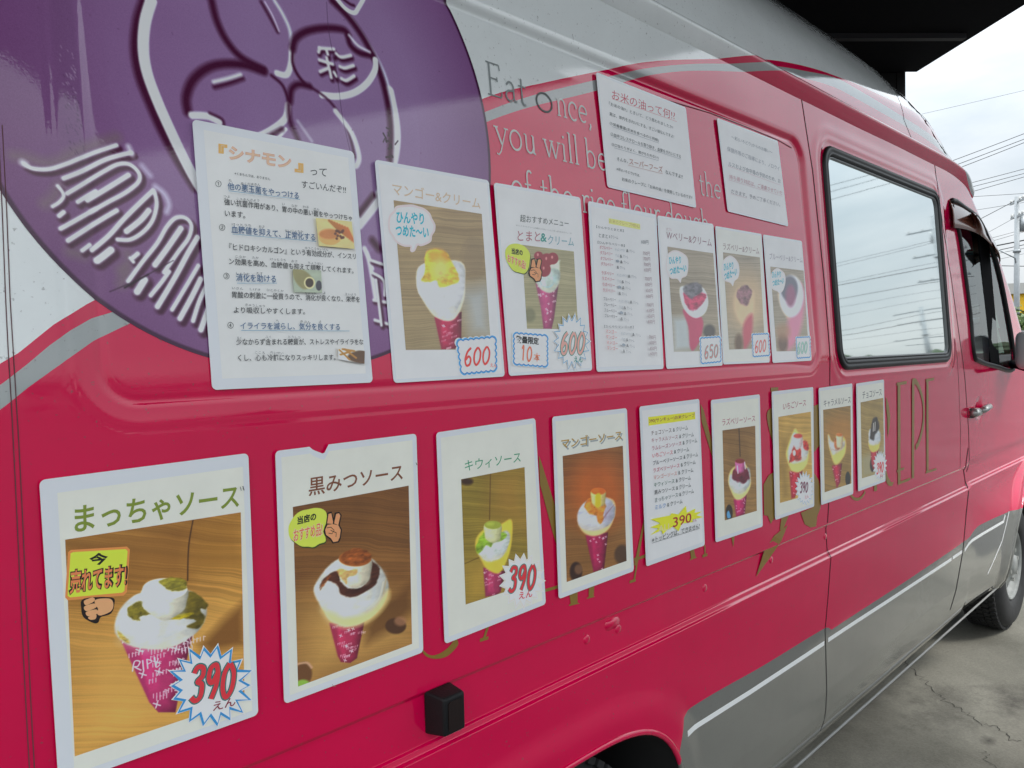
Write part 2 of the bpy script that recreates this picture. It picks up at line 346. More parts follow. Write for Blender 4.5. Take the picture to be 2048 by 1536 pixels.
greybot=[(-.2,1.27),(0,1.37)]+xz((0,820),(30,795),(133,720),(190,680),(258,648))+[(.6,1.74),(.85,1.88)]+xz((978,242),(1190,182),(1320,147),(1470,143),(1600,155),(1700,190),(1800,246),(1880,300))+[(4.6,2.25),(6.2,1.7)]
silv=[(-.2,0),(1.55,0),(1.60,.02),(1.625,.60),(1.66,.677)]+xz((1390,1410),(1520,1335),(1654,1254))+[(2.55,.645)]+xz((1700,1235),(1800,1170),(1870,1123),(1925,1085))+[(4.16,.655),(4.22,.672)]+xz((1960,1050),(2020,1022))+[(5.6,.66),(6.2,.66)]
def cmp_(pts):
    c=curve_node(t,sorted(pts),-.2,6.2,0,3);l(mr.outputs[0],c.inputs['Value'] if 'Value' in c.inputs else c.inputs[1])
    g=t.nodes.new('ShaderNodeMath');g.operation='GREATER_THAN';l(mz.outputs[0],g.inputs[0]);l(c.outputs[0],g.inputs[1]);return g
def mixc(f,a,b):
    n=t.nodes.new('ShaderNodeMix');n.data_type='RGBA';l(f.outputs[0],n.inputs[0])
    for k,v in((6,a),(7,b)):
        if isinstance(v,tuple):n.inputs[k].default_value=(*v,1)
        else:l(v.outputs[2],n.inputs[k])
    return n
C_WHITE=(.91,.95,.94);C_RED=(.74,.0008,.072);C_GREY=(.42,.45,.445);C_SILV=(.20,.202,.182)
k=mixc(cmp_(silv),C_SILV,C_RED);k=mixc(cmp_(greybot),k,C_GREY);k=mixc(cmp_(greytop),k,C_RED);k=mixc(cmp_(redtop),k,C_WHITE)
dn=t.nodes.new('ShaderNodeTexNoise');dn.inputs['Scale'].default_value=5;dn.inputs['Detail'].default_value=8;dn.inputs['Roughness'].default_value=.7;l(tcn.outputs['Object'],dn.inputs[0])
dr=t.nodes.new('ShaderNodeMapRange');dr.inputs[1].default_value=.3;dr.inputs[2].default_value=.75;dr.inputs[3].default_value=1.03;dr.inputs[4].default_value=.93;l(dn.outputs[0],dr.inputs[0])
dv=t.nodes.new('ShaderNodeVectorMath');dv.operation='SCALE';l(k.outputs[2],dv.inputs[0]);l(dr.outputs[0],dv.inputs['Scale'])
# dust settles towards the sills, fine specks everywhere
sk=t.nodes.new('ShaderNodeTexNoise');sk.inputs['Scale'].default_value=160;sk.inputs['Detail'].default_value=2;l(tcn.outputs['Object'],sk.inputs[0])
sr=t.nodes.new('ShaderNodeMapRange');sr.inputs[1].default_value=.67;sr.inputs[2].default_value=.75;sr.inputs[4].default_value=.45;l(sk.outputs[0],sr.inputs[0])
dm=t.nodes.new('ShaderNodeMix');dm.data_type='RGBA';dm.inputs[7].default_value=(.12,.10,.09,1);l(dv.outputs[0],dm.inputs[6])
l(sr.outputs[0],dm.inputs[0])
hz_=t.nodes.new('ShaderNodeMapRange');hz_.inputs[1].default_value=.62;hz_.inputs[2].default_value=.30;hz_.inputs[3].default_value=0;hz_.inputs[4].default_value=.5;l(sp.outputs[2],hz_.inputs[0])
hm=t.nodes.new('ShaderNodeMath');hm.operation='MULTIPLY';l(hz_.outputs[0],hm.inputs[0]);l(dn.outputs[0],hm.inputs[1])
dm2=t.nodes.new('ShaderNodeMix');dm2.data_type='RGBA';dm2.inputs[7].default_value=(.20,.185,.16,1);l(dm.outputs[2],dm2.inputs[6]);l(hm.outputs[0],dm2.inputs[0])
l(dm2.outputs[2],B.inputs['Base Color'])
rr=t.nodes.new('ShaderNodeMapRange');rr.inputs[1].default_value=.3;rr.inputs[2].default_value=.8;rr.inputs[3].default_value=.015;rr.inputs[4].default_value=.07;l(dn.outputs[0],rr.inputs[0]);l(rr.outputs[0],B.inputs['Coat Roughness'])
# ------------------------------------------------------------ other van materials
rubber=mat('rubber',(.012,.012,.013),rough=.45,bump=.2,bscale=120)
black=mat('black_plastic',(.011,.011,.012),rough=.5,bump=.3,bscale=300,spec=.3)
gap=mat('seam_gap',(.008,.004,.005),rough=.9)
inner=mat('dark_lining',(.01,.01,.01),rough=.9)
silver=mat('silver_trim',(.48,.49,.47),rough=.38,metal=.6)
tyre_m=mat('tyre_rubber',(.022,.022,.023),rough=.75,bump=.4,bscale=150,var=.3,vscale=25)
rim_m=mat('rim_paint',(.27,.28,.27),rough=.55,metal=0,var=.25,vscale=18)
rail_m=bp
def glass_mat(name,tint,refl_rough=.01,minr=.06):
    m=bpy.data.materials.new(name);m.use_nodes=True;t=m.node_tree;t.nodes.clear();l=t.links.new
    o=t.nodes.new('ShaderNodeOutputMaterial');a=t.nodes.new('ShaderNodeBsdfTransparent');a.inputs[0].default_value=(*tint,1)
    g=t.nodes.new('ShaderNodeBsdfGlossy');g.inputs['Roughness'].default_value=refl_rough;g.inputs[0].default_value=(.95,1,1,1)
    f=t.nodes.new('ShaderNodeFresnel');f.inputs[0].default_value=1.5;x=t.nodes.new('ShaderNodeMixShader');l(f.outputs[0],x.inputs[0]);l(a.outputs[0],x.inputs[1]);l(g.outputs[0],x.inputs[2]);l(x.outputs[0],o.inputs[0]);MATS[name]=m;return m
glass=glass_mat('tinted_glass',(.74,.95,1.0));band=glass_mat('sun_band_glass',(.01,.62,.60))
mirror_glass=mat('mirror_film_glass',(.66,.73,.73),rough=.03,metal=1,bump=.05,bscale=3)
# ------------------------------------------------------------ the van object
van=empty('food_van',(0,0,0),'crimson and white high roof crepe van covered with laminated menu sheets','van')
def grid(X,Z,yf): 
    XX,ZZ=np.meshgrid(X,Z,indexing='ij');YY=yf(XX,ZZ);V=np.stack([XX,YY,ZZ],-1).reshape(-1,3);nx,nz=XX.shape
    i,j=np.meshgrid(np.arange(nx-1),np.arange(nz-1),indexing='ij');b=(i*nz+j).ravel()
    return V,np.stack([b,b+nz,b+nz+1,b+1],1)
def keep(V,F):
    u,inv=np.unique(F,return_inverse=True);return V[u],inv.reshape(F.shape)
Zs=np.unique(np.round(np.r_[np.linspace(.27,.87,90),np.linspace(.87,1.0,44),np.linspace(.882,.904,20),np.linspace(.980,.994,9),np.linspace(1.0,1.46,40),np.linspace(1.46,2.26,220),np.linspace(2.26,2.402,18)],5))
def xr(a,b,d0,d1):
    r=[a]
    while r[-1]<b:
        f=(r[-1]-a)/(b-a);r.append(r[-1]+d0+(d1-d0)*f)
    r[-1]=b;return np.array(r)
X1=np.unique(np.r_[xr(.05,1.15,.0042,.0046),xr(1.15,2.541,.0046,.007)])
V,F=grid(X1,Zs,lambda x,z:base_y(x,z))
c=V[F].mean(1);F=F[arch(c[:,0],c[:,2],ARCH_R)>1]
V,F=keep(V,F);body=mesh('rear_side_panel',V,F,bp,van,True)
X2=xr(2.541,4.121,.0075,.011)
V,F=grid(X2,Zs,lambda x,z:base_y(x,z));mesh('sliding_door',V,F,bp,van,True)
# rear quarter and tail
V=[];F=[];zz=np.linspace(.27,2.402,30)
for a in np.linspace(0,math.pi/2,7):
    for z in zz:V.append((.05-.12*math.sin(a),float(base_y(.05,z))+.12*(1-math.cos(a)),z))
for z in zz:V.append((-.07,.95,z))
for z in zz:V.append((-.07,1.9-float(tumble(z)),z))
n=len(zz)
for i in range(8):
    for j in range(n-1):F.append((i*n+j,i*n+j+1,(i+1)*n+j+1,(i+1)*n+j))
mesh('tail_panel',V,F,bp,van,True)
V,F=grid(np.linspace(-.07,4.12,20),zz,lambda x,z:1.9-tumble(z));mesh('far_side_panel',V,F,bp,van,True)
mb=MB();mb.box((2.5,.95,.30),(5.0,1.75,.04));mb.box((2.1,.9,2.3),(4.0,.02,.02));mb.build('underbody',inner,van)
cabm=mat('cab_lining',(.42,.46,.50),rough=.8);mb=MB();mb.box((4.02,.95,1.35),(.03,1.7,2.1));mb.build('cab_bulkhead',cabm,van)
# nose: near side, round the front and far side in one shell
Zn=np.unique(np.round(np.r_[np.linspace(.27,.87,56),np.linspace(.87,.93,18),np.linspace(.892,.918,18),np.linspace(.93,1.5,34),np.linspace(1.5,2.402,60)],5))
ns,nc=84,56;rows=[]
for z in list(Zn)+RP_Z[1:]:
    roof=z>2.402;xs=float(xs_(z));y0=float(np.interp(z,RP_Z,RP_Y)) if roof else None
    sx=np.linspace(4.121,max(xs,4.121),ns) if xs>4.121 else None
    if sx is None:xs_eff=xs
    th=np.linspace(0,math.pi/2,nc+1)[1:];P=[]
    if not roof:
        yb=base_y(sx,np.full(ns,z),True);P=[(x,y) for x,y in zip(sx,yb)];y0=float(tumble(z))
        e0=yb[-1]-y0
    else:
        x0=min(4.121,xs);P=[(x,y0) for x in (np.linspace(4.121,xs,ns) if xs>4.121 else np.linspace(xs,xs,ns))];e0=0
    b=.95-y0
    if z>2.9295:b=.0001
    for a in th:P.append((xs+NA*math.sin(a)**(2/NN),y0+b*(1-math.cos(a)**(2/NN))+e0*(1-a/(math.pi/2))**2))
    far=[(x,1.9-y) for x,y in P[::-1][1:]];rows.append([(x,y,z) for x,y in P+far])
R_=np.array(rows);nr,ncol=R_.shape[:2];V=R_.reshape(-1,3)
i,j=np.meshgrid(np.arange(nr-1),np.arange(ncol-1),indexing='ij');b=(i*ncol+j).ravel();F=np.stack([b,b+1,b+ncol+1,b+ncol],1);c=V[F].mean(1)
def inpoly(x,z,P):
    ins=np.zeros(x.shape,bool);n=len(P)
    for i in range(n):
        a,b_=P[i],P[(i+1)%n];q=((a[1]>z)!=(b_[1]>z));xi=(b_[0]-a[0])*(z-a[1])/((b_[1]-a[1])+1e-12)+a[0];ins^=(q&(x<xi))
    return ins
dwin=xz(*[z8(*p) for p in [(925,440),(972,640),(1005,860),(1040,1130),(1062,1370),(1100,1420),(1200,1452),(1305,1468),(1300,1300),(1262,1080),(1225,900),(1180,740),(1100,560),(1010,480)]])
roofz=c[:,2]>2.405
holeN=inpoly(c[:,0],c[:,2],dwin)&(c[:,1]<.6)&~roofz
holeF=inpoly(c[:,0],c[:,2],dwin)&(c[:,1]>1.3)&~roofz
wsh=(c[:,1]>.17)&(c[:,1]<1.73)&(c[:,2]>1.5)&(c[:,2]<2.30)&(c[:,0]>xs_(c[:,2])+.18)
af=(arch(c[:,0],c[:,2],ARCH_F)<1)&((c[:,1]<.35)|(c[:,1]>1.55))&(c[:,2]<1)
isroof=c[:,2]>2.40
fl=~(holeN|holeF|wsh|af|isroof)
door=fl&(c[:,1]<.5)&(c[:,0]<5.05)
for nm,msk,m_ in(('front_door',door,bp),('front_body',fl&~door,bp),('door_glass',holeN,glass),('far_door_glass',holeF,glass),('windshield',wsh&(c[:,2]<2.05),glass),('windshield_sun_band',wsh&(c[:,2]>=2.05),band),('roof_front',isroof,bp)):
    v,f=keep(V,F[msk]);mesh(nm,v,f,m_,van,True)
# roof shell over the load space
Xr=np.linspace(-.07,4.121,60);V=[];pr=list(zip(RP_Y,RP_Z))+[(1.9-y,z) for y,z in list(zip(RP_Y,RP_Z))[::-1][1:]]
P=[(np.array(q)) for q in pr];npf=len(P)
for x in Xr:
    for (y,z) in P:
        xs=float(xs_(z)) ; yy=y
        if x>xs: 
            b=.95-y if y<.95 else y-.95;u=min((x-xs)/NA,.9999);dy=abs(b)*(1-(1-u**NN)**(1/NN));yy=y+dy if y<.95 else y-dy
        V.append((x,yy,z))
i,j=np.meshgrid(np.arange(len(Xr)-1),np.arange(npf-1),indexing='ij');b=(i*npf+j).ravel();mesh('roof',np.array(V),np.stack([b,b+npf,b+npf+1,b+1],1),bp,van,True)
# rain gutter rail: a folded lip above the side panels
path=[(-.05,2.372),(1,2.372),(2,2.372),(3,2.372),(3.8,2.374),(4.1,2.370),(4.3,2.352),(4.42,2.325),(4.48,2.300)]
path=catmull(path,8);prof=[(.014,.040),(-.010,.038),(-.024,.035),(-.029,.030),(-.029,.024),(-.024,.016),(-.014,.002),(-.004,-.010),(.002,-.017),(.005,-.019)]
V=[];F=[];n=len(prof)
for q in path:
    for (oy,oz) in prof:
        z=q[1]+oz;V.append((q[0],float(tumble(min(z,2.4)))+float(nose_y(q[0],min(z,2.4)))+oy,z))
for i in range(len(path)-1):
    for j in range(n-1):F.append((i*n+j,i*n+j+1,(i+1)*n+j+1,(i+1)*n+j))
F.append(tuple((len(path)-1)*n+k for k in range(n)));mesh('gutter_rail',V,F,bp,van,True)
# seams
strip_surf('door_seam',xz((1603,199),(1625,340),(1648,560),(1659,700),(1660,860),(1657,1010),(1655,1044),(1654,1100),(1650,1260))+[(2.53,.36),(2.52,.29)],.0045,gap,van)
strip_surf('door_seam',xz((1868,318),(1884,440),(1903,560),(1921,690),(1930,760),(1937,860),(1936,935),(1933,943)),.006,gap,van)
strip_surf('door_seam',[(4.16,1.075)]+xz((1927,941),(1934,972),(1932,1030),(1927,1090),(1925,1107),(1912,1180),(1900,1220)),.011,gap,van)
strip_surf('panel_fold',xz((1913,700),(1917,760),(1921,860),(1920,938)),.004,mat('red_fold',(.10,.006,.02),rough=.7),van,off=.0006)
strip_surf('panel_fold',xz((1338,202),(1420,226),(1500,257),(1555,280),(1583,296)),.0022,mat('red_fold',(.10,.006,.02)),van,off=.0012)
strip_surf('roof_seam',[(4.06,2.45),(4.05,2.53)]+xz((1786,178),(1798,200),(1808,240),(1822,275),(1826,288)),.004,gap,van)
seamc=mat('worn_seam',(.13,.05,.06),rough=.8)
strip_surf('corner_seam',xz((-4,250),(4,420),(11,600),(16,700),(22,800),(27,900),(33,1020),(41,1200),(52,1420),(62,1600)),.0011,seamc,van)
strip_surf('corner_seam',xz((4,250),(13,420),(20,600),(26,700),(32,800),(38,900),(44,1020),(52,1200),(62,1420),(72,1600)),.0011,seamc,van)
# white reflective pinstripe on the silver sill
pin=mat('reflective_tape',(.93,.94,.93),rough=.4,coat=.3)
strip_surf('pinstripe',xz((1375,1468),(1500,1384),(1648,1286)),.0145,pin,van)
strip_surf('pinstripe',xz((1656,1280),(1780,1199),(1903,1118)),.0145,pin,van)
strip_surf('pinstripe',xz((1905,1116),(1924,1103)),.0145,pin,van)
strip_surf('pinstripe',xz((1929,1101),(1937,1088),(1944,1081),(2007,1043),(2010,1030)),.0145,pin,van,step=.05)
strip_surf('pinstripe',xz((2018,1023),(2012,1050),(2004,1082),(1990,1115),(1975,1148)),.010,pin,van,step=.05)
# sill lip
mb=MB();mb.tube([(x,.012,.272) for x in np.linspace(1.68,4.9,20)],.005,6);mb.build('sill_lip',mat('sill_edge',(.26,.26,.25),rough=.5),van,True)
# wheel arches: rolled lip, liner
for A,nm in((ARCH_R,'wheel_arch_lip'),(ARCH_F,'wheel_arch_lip')):
    P=[];th=np.linspace(0,math.pi,60)
    for a in th:
        r=1/((abs(math.cos(a))**A[4]+abs(math.sin(a))**A[4])**(1/A[4]));P.append((A[0]+A[2]*r*math.cos(a),A[1]+A[3]*r*math.sin(a)))
    P=[p for p in P if p[1]>.26];Q=[(x,float(base_y(x,z,False))+.002,z) for x,z in P]
    MB().tube(Q,.0075,8).build(nm,bp,van,True)
    V=[];F=[]
    for x,y,z in Q:
        V+=[(x,y+.004,z),(A[0]+(x-A[0])*.97,y+.05,A[1]+(z-A[1])*.97),(x,y+.45,z)]
    k=len(Q)
    for i in range(k-1):
        for j in range(2):F.append((3*i+j,3*i+3+j,3*i+4+j,3*i+1+j))
    mesh('wheel_arch_liner',V,F,inner,van,True);MB().box((A[0],.50,.5),(1.2,.02,1.0)).build('wheel_well_wall',inner,van)
# wheels
def wheel(x,yo,zc,R=.37):
    w_=empty('wheel',(x,yo,zc),parent=van);n=72
    prof=[(.205,.03),(.215,.012),(.25,.002),(.30,.0),(.335,.008),(.352,.022),(.362,.034),(R-.008,.05),(R-.008,.195),(.352,.222),(.30,.24),(.21,.22)]
    V=[];F=[]
    for i in range(n):
        a=2*math.pi*i/n
        for r,y in prof:V.append((x+r*math.cos(a),yo+y,zc+r*math.sin(a)))
    m_=len(prof)
    for i in range(n):
        for j in range(m_-1):F.append((i*m_+j,i*m_+j+1,((i+1)%n)*m_+j+1,((i+1)%n)*m_+j))
    ty=mesh('tyre',V,F,tyre_m,w_,True);mb=MB()
    for i in range(64):
        a=2*math.pi*(i+.5)/64;
        for y,dy,da in((.050,.030,0),(.086,.030,.4),(.122,.030,0),(.158,.030,.4),(.192,.028,0)):
            b=a+da*2*math.pi/64;c_,s_=math.cos(b),math.sin(b);mb.box((x+(R-.006)*c_,yo+y,zc+(R-.006)*s_),(.016,dy,.026),[[c_,0,-s_],[0,1,0],[s_,0,c_]])
    o=mb.build('tread_blocks',tyre_m,ty);tag(o,kind='stuff')
    V=[];F=[];prof=[(.204,.028),(.206,.018),(.196,.014),(.188,.03),(.183,.055),(.172,.062),(.13,.050),(.095,.030),(.06,.024),(.055,.006),(.0,.004)]
    holes=[]
    for i in range(n):
        a=2*math.pi*i/n
        for r,y in prof:V.append((x+r*math.cos(a),yo+y,zc+r*math.sin(a)))
    m_=len(prof)
    for i in range(n):
        for j in range(m_-1):
            if j in(5,) and (i%9) in(2,3,4,5,6):continue
            F.append((i*m_+j,i*m_+j+1,((i+1)%n)*m_+j+1,((i+1)%n)*m_+j))
    rm=mesh('rim',V,F,rim_m,w_,True);mb=MB()
    V=[];F=[]
    mb.tube([(x,yo+.10,zc),(x,yo+.2,zc)],.19,24);mb.build('brake_drum',inner,w_)
    for k in range(6):
        a=2*math.pi*k/6+.3;MB().tube([(x+.085*math.cos(a),yo+.008,zc+.085*math.sin(a)),(x+.085*math.cos(a),yo+.035,zc+.085*math.sin(a))],.012,6).build('lug_nut',silver,rm)
    return w_
wheel(5.40,.055,.25,.38);wheel(1.20,.045,.28,.41)
# side window of the sliding door: rubber gasket, bead, glass
def rloop(cx,cz,hx,hz,r,n=8):
    P=[]
    for (sx,sz,a0) in((1,1,0),(-1,1,90),(-1,-1,180),(1,-1,270)):
        for k in range(n+1):
            a=math.radians(a0+90*k/n);P.append((cx+sx*(hx-r)+r*math.cos(a),cz+sz*(hz-r)+r*math.sin(a)))
    return P
def ring_sweep(name,cx,cz,hx,hz,r,prof,m,parent):
    V=[];F=[];n=0
    for ins,y in prof:
        P=rloop(cx,cz,hx-ins,hz-ins,max(r-ins,.012));n=len(P);V+=[(p[0],float(tumble(p[1]))+y,p[1]) for p in P]
    for i in range(len(prof)-1):
        for j in range(n):F.append((i*n+j,i*n+(j+1)%n,(i+1)*n+(j+1)%n,(i+1)*n+j))
    return mesh(name,V,F,m,parent,True)
win=empty('side_window',(3.26,.03,1.487),parent=van)
WC=(3.26,1.865,.622,.374,.075)
ring_sweep('gasket',*WC,[(-.002,.006),(-.004,-.004),(.0,-.009),(.012,-.011),(.015,-.006),(.018,-.010),(.026,-.009),(.031,.002)],rubber,win)
ring_sweep('bead',*WC,[(.031,.001),(.033,-.004),(.037,-.004),(.040,.003)],mat('grey_bead',(.20,.21,.21),rough=.35),win)
V=[];P=rloop(WC[0],WC[1],WC[2]-.038,WC[3]-.038,.04);F=[]
Xg=np.linspace(WC[0]-WC[2]+.036,WC[0]+WC[2]-.036,60);Zg=np.linspace(WC[1]-WC[3]+.036,WC[1]+WC[3]-.036,40)
V,F=grid(Xg,Zg,lambda x,z:tumble(z)+.002+.0006*np.sin(x*3.1)*np.sin(z*4));mesh('window_pane',V,F,mirror_glass,win,True)
# cab door window frame, quarter light pillar, seat, handle
dl=[(x,surf_y(x,z)-.002,z) for x,z in dwin];MB().tube([tuple(p) for p in catmull(dl,5,True)]+[dl[0]],.012,8).build('door_window_seal',rubber,van,True)
P=[W(*z8(*p),.004) for p in [(1092,600),(1158,660),(1228,1440),(1172,1425)]];Q=[p+np.array([0,.03,0]) for p in P]
mesh('quarter_light_pillar',P+Q,[(0,1,2,3),(7,6,5,4),(0,4,5,1),(1,5,6,2),(2,6,7,3),(3,7,4,0)],mat('pillar_black',(.006,.006,.007),rough=.9,spec=.05),van)
seat=empty('cab_seat',(4.6,.5,1.0),parent=van);sb=mat('blue_seat_fabric',(.05,.22,.48),rough=.8,bump=.5,bscale=60)
bevel(MB().box((4.62,.50,1.32),(.12,.50,.62)).build('seat_backrest',sb,seat),.04,3);bevel(MB().box((4.60,.50,1.70),(.09,.24,.19)).build('headrest',sb,seat),.035,3);bevel(MB().box((4.88,.5,.98),(.5,.5,.14)).build('seat_cushion',sb,seat),.04,3)
MB().box((4.8,.95,.8),(1.6,1.7,.04)).build('cab_floor',cabm,van);MB().box((5.35,.95,1.32),(.3,1.5,.18)).build('dashboard',black,van)
hd=empty('door_handle',(4.35,-.01,1.245),parent=van)
a=W(1943,826,.006);b=W(1962,822,.02);c_=W(1977,816,.022)
MB().tube([W(1941,828,.0),W(1944,826,.012),W(1957,824,.016)],[.020,.024,.020],14).build('lock_boss',silver,hd,True)
MB().tube([W(1955,824,.012),W(1960,822,.018)],[.017,.015],12).build('handle_collar',black,hd,True)
MB().tube([W(1959,823,.018),W(1966,820,.026),W(1974,816,.026),W(1979,813,.012)],[.014,.016,.016,.014],12).build('handle_grip',silver,hd,True)
# smoked wind deflector above the door window
vis=glass_mat('smoked_acrylic',(.42,.16,.10));
top=[z8(*p) for p in [(918,432),(985,455),(1050,500),(1105,548),(1150,610),(1185,690),(1205,770)]];bot=[z8(*p) for p in [(945,600),(1000,606),(1070,625),(1140,670),(1190,720),(1225,790),(1228,822)]]
T_=catmull([W(*p,.004) for p in top],5);B_=catmull([W(*p,.018+.05*k/6) for k,p in enumerate(bot)],5);V=[];F=[];n=6
for p,q in zip(T_,B_):
    for k in range(n):
        f=k/(n-1);r=p*(1-f)+q*f;r=r+np.array([0,-.006*math.sin(math.pi*f),.006*math.sin(math.pi*f)]);V.append(r)
for i in range(len(T_)-1):
    for j in range(n-1):F.append((i*n+j,i*n+j+1,(i+1)*n+j+1,(i+1)*n+j))
o=mesh('wind_deflector',V,F,mat('smoked_visor',(.16,.055,.035),rough=.2,coat=.6,coat_r=.08),van,True);md=o.modifiers.new('t','SOLIDIFY');md.thickness=.003
# wing mirror housing and bracket
mm_=empty('wing_mirror',tuple(W(2035,735)),parent=van);mh=mat('mirror_housing',(.55,.57,.57),rough=.35,coat=.4)
P0=W(2030,720,.01);Mc=ony(2066,700,-.13);bevel(MB().box(Mc,(.12,.15,.20)).build('mirror_housing',mh,mm_),.05,5);MB().tube([P0+np.array([0,.01,-.02]),Mc+np.array([0,0,-.10])],.022,10).build('mirror_arm',black,mm_,True)
# side marker lamp in its black housing
lm=empty('side_lamp',(.9,-.02,.90),parent=van)
f0=[ony(x,y,-.046) for x,y in[(889,1388),(932,1374),(935,1452),(905,1467)]];bk=[ony(x,y,.006) for x,y in[(857,1386),(922,1362),(925,1447),(862,1462)]]
hx0,hx1=.845,.905;zt0,zb0=.995,.912
V,F=boxv(((hx0+hx1)/2+.010,-.016,.953),(.060,.044,.076));V=np.array(V)
for v in V:
    if v[1]<-.02:v[0]=v[0]+(.010 if v[0]<.87 else -.002);v[2]+=(-.006 if v[2]>.95 else .004)
bevel(mesh('lamp_housing',V,F,black,lm),.006,3)
lens=mat('lamp_lens',(.012,.005,.004),rough=.3,coat=.5);P=rloop(.889,.951,.016,.026,.007);V=[(p[0],-.0395,p[1]) for p in P]+[(p[0],-.036,p[1]) for p in P];n=len(P)
mesh('lamp_lens',V,[tuple(range(n))]+[(i,(i+1)%n,n+(i+1)%n,n+i) for i in range(n)],lens,lm)
# small blanking plugs in the waist panel
pm=bp
for (px_,py_) in((1173,1279),(1409,1176),(1542,1120),(1650,1073),(1236,1258)):
    p=W(px_,py_);V=[];F=[];n=16
    for r,y in((.0105,0),(.0098,-.0016),(.004,-.0022)):
        V+=[(p[0]+r*math.cos(2*math.pi*k/n),p[1]+y,p[2]+r*math.sin(2*math.pi*k/n)) for k in range(n)]
    for j in range(2):F+=[(j*n+k,j*n+(k+1)%n,(j+1)*n+(k+1)%n,(j+1)*n+k) for k in range(n)]
    F.append(tuple(2*n+k for k in range(n)));mesh('blanking_plug',V,F,pm,van,True)
p=W(1224,1247);P=rloop(p[0],p[2],.026,.0115,.011);V=[(a,p[1],b) for a,b in P]+[(a*.97+p[0]*.03,p[1]-.002,b) for a,b in P];n=len(P)
mesh('blanking_plug',V,[(i,(i+1)%n,n+(i+1)%n,n+i) for i in range(n)]+[tuple(n+i for i in range(n))],pm,van,True)
# ============================================================ SETTING
GZ=-.13
zG=zt(1560,700,.54404)
STAINS=[(*zG(620,1320),.16,.55),(*zG(850,1282),.15,.9),(*zG(770,1437),.035,.95),(*zG(380,1240),.12,.4),(*zG(560,1265),.10,.35),(*zG(330,1330),.2,.3),(*zG(450,1480),.3,.25)]
def ground_mat():
    m=mat('concrete_ground',(.3,.3,.28),rough=.85);t=m.node_tree;l=t.links.new;b=t.nodes['Principled BSDF'];c=[n for n in t.nodes if n.type=='TEX_COORD'][0]
    def noise(s,d,r=.6,dist=0):
        n=t.nodes.new('ShaderNodeTexNoise');n.inputs['Scale'].default_value=s;n.inputs['Detail'].default_value=d;n.inputs['Roughness'].default_value=r;n.inputs['Distortion'].default_value=dist;l(c.outputs['Object'],n.inputs[0]);return n
    a=noise(1.3,8,.62,.4);r=t.nodes.new('ShaderNodeValToRGB');e=r.color_ramp.elements;e[0].position=.30;e[0].color=(.12,.115,.092,1);e[1].position=.66;e[1].color=(.25,.24,.20,1);l(a.outputs[0],r.inputs[0])
    d=noise(90,5,.7);r2=t.nodes.new('ShaderNodeMapRange');r2.inputs[1].default_value=.3;r2.inputs[2].default_value=.7;r2.inputs[3].default_value=.82;r2.inputs[4].default_value=1.12;l(d.outputs[0],r2.inputs[0])
    v=t.nodes.new('ShaderNodeVectorMath');v.operation='SCALE';l(r2.outputs[0],v.inputs['Scale']);cur=r
    wn=noise(7,6,.7);sp_=t.nodes.new('ShaderNodeSeparateXYZ');l(c.outputs['Object'],sp_.inputs[0])
    for (px_,py_,ra,st) in STAINS:
        p=onz(px_,py_,GZ);d_=t.nodes.new('ShaderNodeVectorMath');d_.operation='DISTANCE';mp_=t.nodes.new('ShaderNodeMapping');mp_.inputs['Location'].default_value=(-p[0]*.5,-p[1],0);mp_.inputs['Scale'].default_value=(.5,1,0)
        l(c.outputs['Object'],mp_.inputs[0]);l(mp_.outputs[0],d_.inputs[0]);d_.inputs[1].default_value=(0,0,0)
        q=t.nodes.new('ShaderNodeMath');q.operation='MULTIPLY_ADD';l(wn.outputs[0],q.inputs[0]);q.inputs[1].default_value=ra*2.6;l(d_.outputs['Value'],q.inputs[2])
        f_=t.nodes.new('ShaderNodeMapRange');f_.inputs[1].default_value=ra*1.1+.0;f_.inputs[2].default_value=ra*2.3;f_.inputs[3].default_value=st;f_.inputs[4].default_value=0;l(q.outputs[0],f_.inputs[0])
        x_=t.nodes.new('ShaderNodeMix');x_.data_type='RGBA';l(f_.outputs[0],x_.inputs[0]);l(cur.outputs[0 if cur is r else 2],x_.inputs[6]);x_.inputs[7].default_value=(.05,.045,.038,1);cur=x_
    l(cur.outputs[2],v.inputs[0]);l(v.outputs[0],b.inputs['Base Color'])
    k=t.nodes.new('ShaderNodeBump');k.inputs['Strength'].default_value=.5;k.inputs['Distance'].default_value=.004;l(d.outputs[0],k.inputs['Height']);l(k.outputs[0],b.inputs['Normal']);return m
asph=mat('asphalt',(.050,.050,.052),rough=.9,bump=.6,bscale=70,var=.3,vscale=.8)
o=mesh('ground',[(-600,-600,GZ-.006),(900,-600,GZ-.006),(900,600,GZ-.006),(-600,600,GZ-.006)],[(0,1,2,3)],asph);tag(o,None,None,None,'structure')
o=mesh('concrete_pavement',[(-9,-.80,GZ),(14,-.80,GZ),(14,14,GZ),(-9,14,GZ)],[(0,1,2,3)],ground_mat());tag(o,None,None,None,'structure')
crack_m=mat('crack_dirt',(.045,.042,.036),rough=.95)
def ground_ribbon(name,pts,wd,m,parent,jit=.01,seed=1,lift=.002):
    r=random.Random(seed);P=catmull([onz(x,y,GZ) for x,y in pts],7);V=[];F=[]
    for i,p in enumerate(P):
        t=P[min(i+1,len(P)-1)]-P[max(i-1,0)];t/=np.linalg.norm(t);q=np.array([-t[1],t[0],0]);p=p+q*r.uniform(-jit,jit);w_=wd*r.uniform(.4,1.2)
        V+=[p+q*w_/2+(0,0,lift),p-q*w_/2+(0,0,lift)]
    for i in range(len(P)-1):F.append((2*i,2*i+1,2*i+3,2*i+2))
    o=mesh(name,V,F,m,parent);tag(o,None,None,None,'structure');return o
zG=zt(1560,700,.54404)
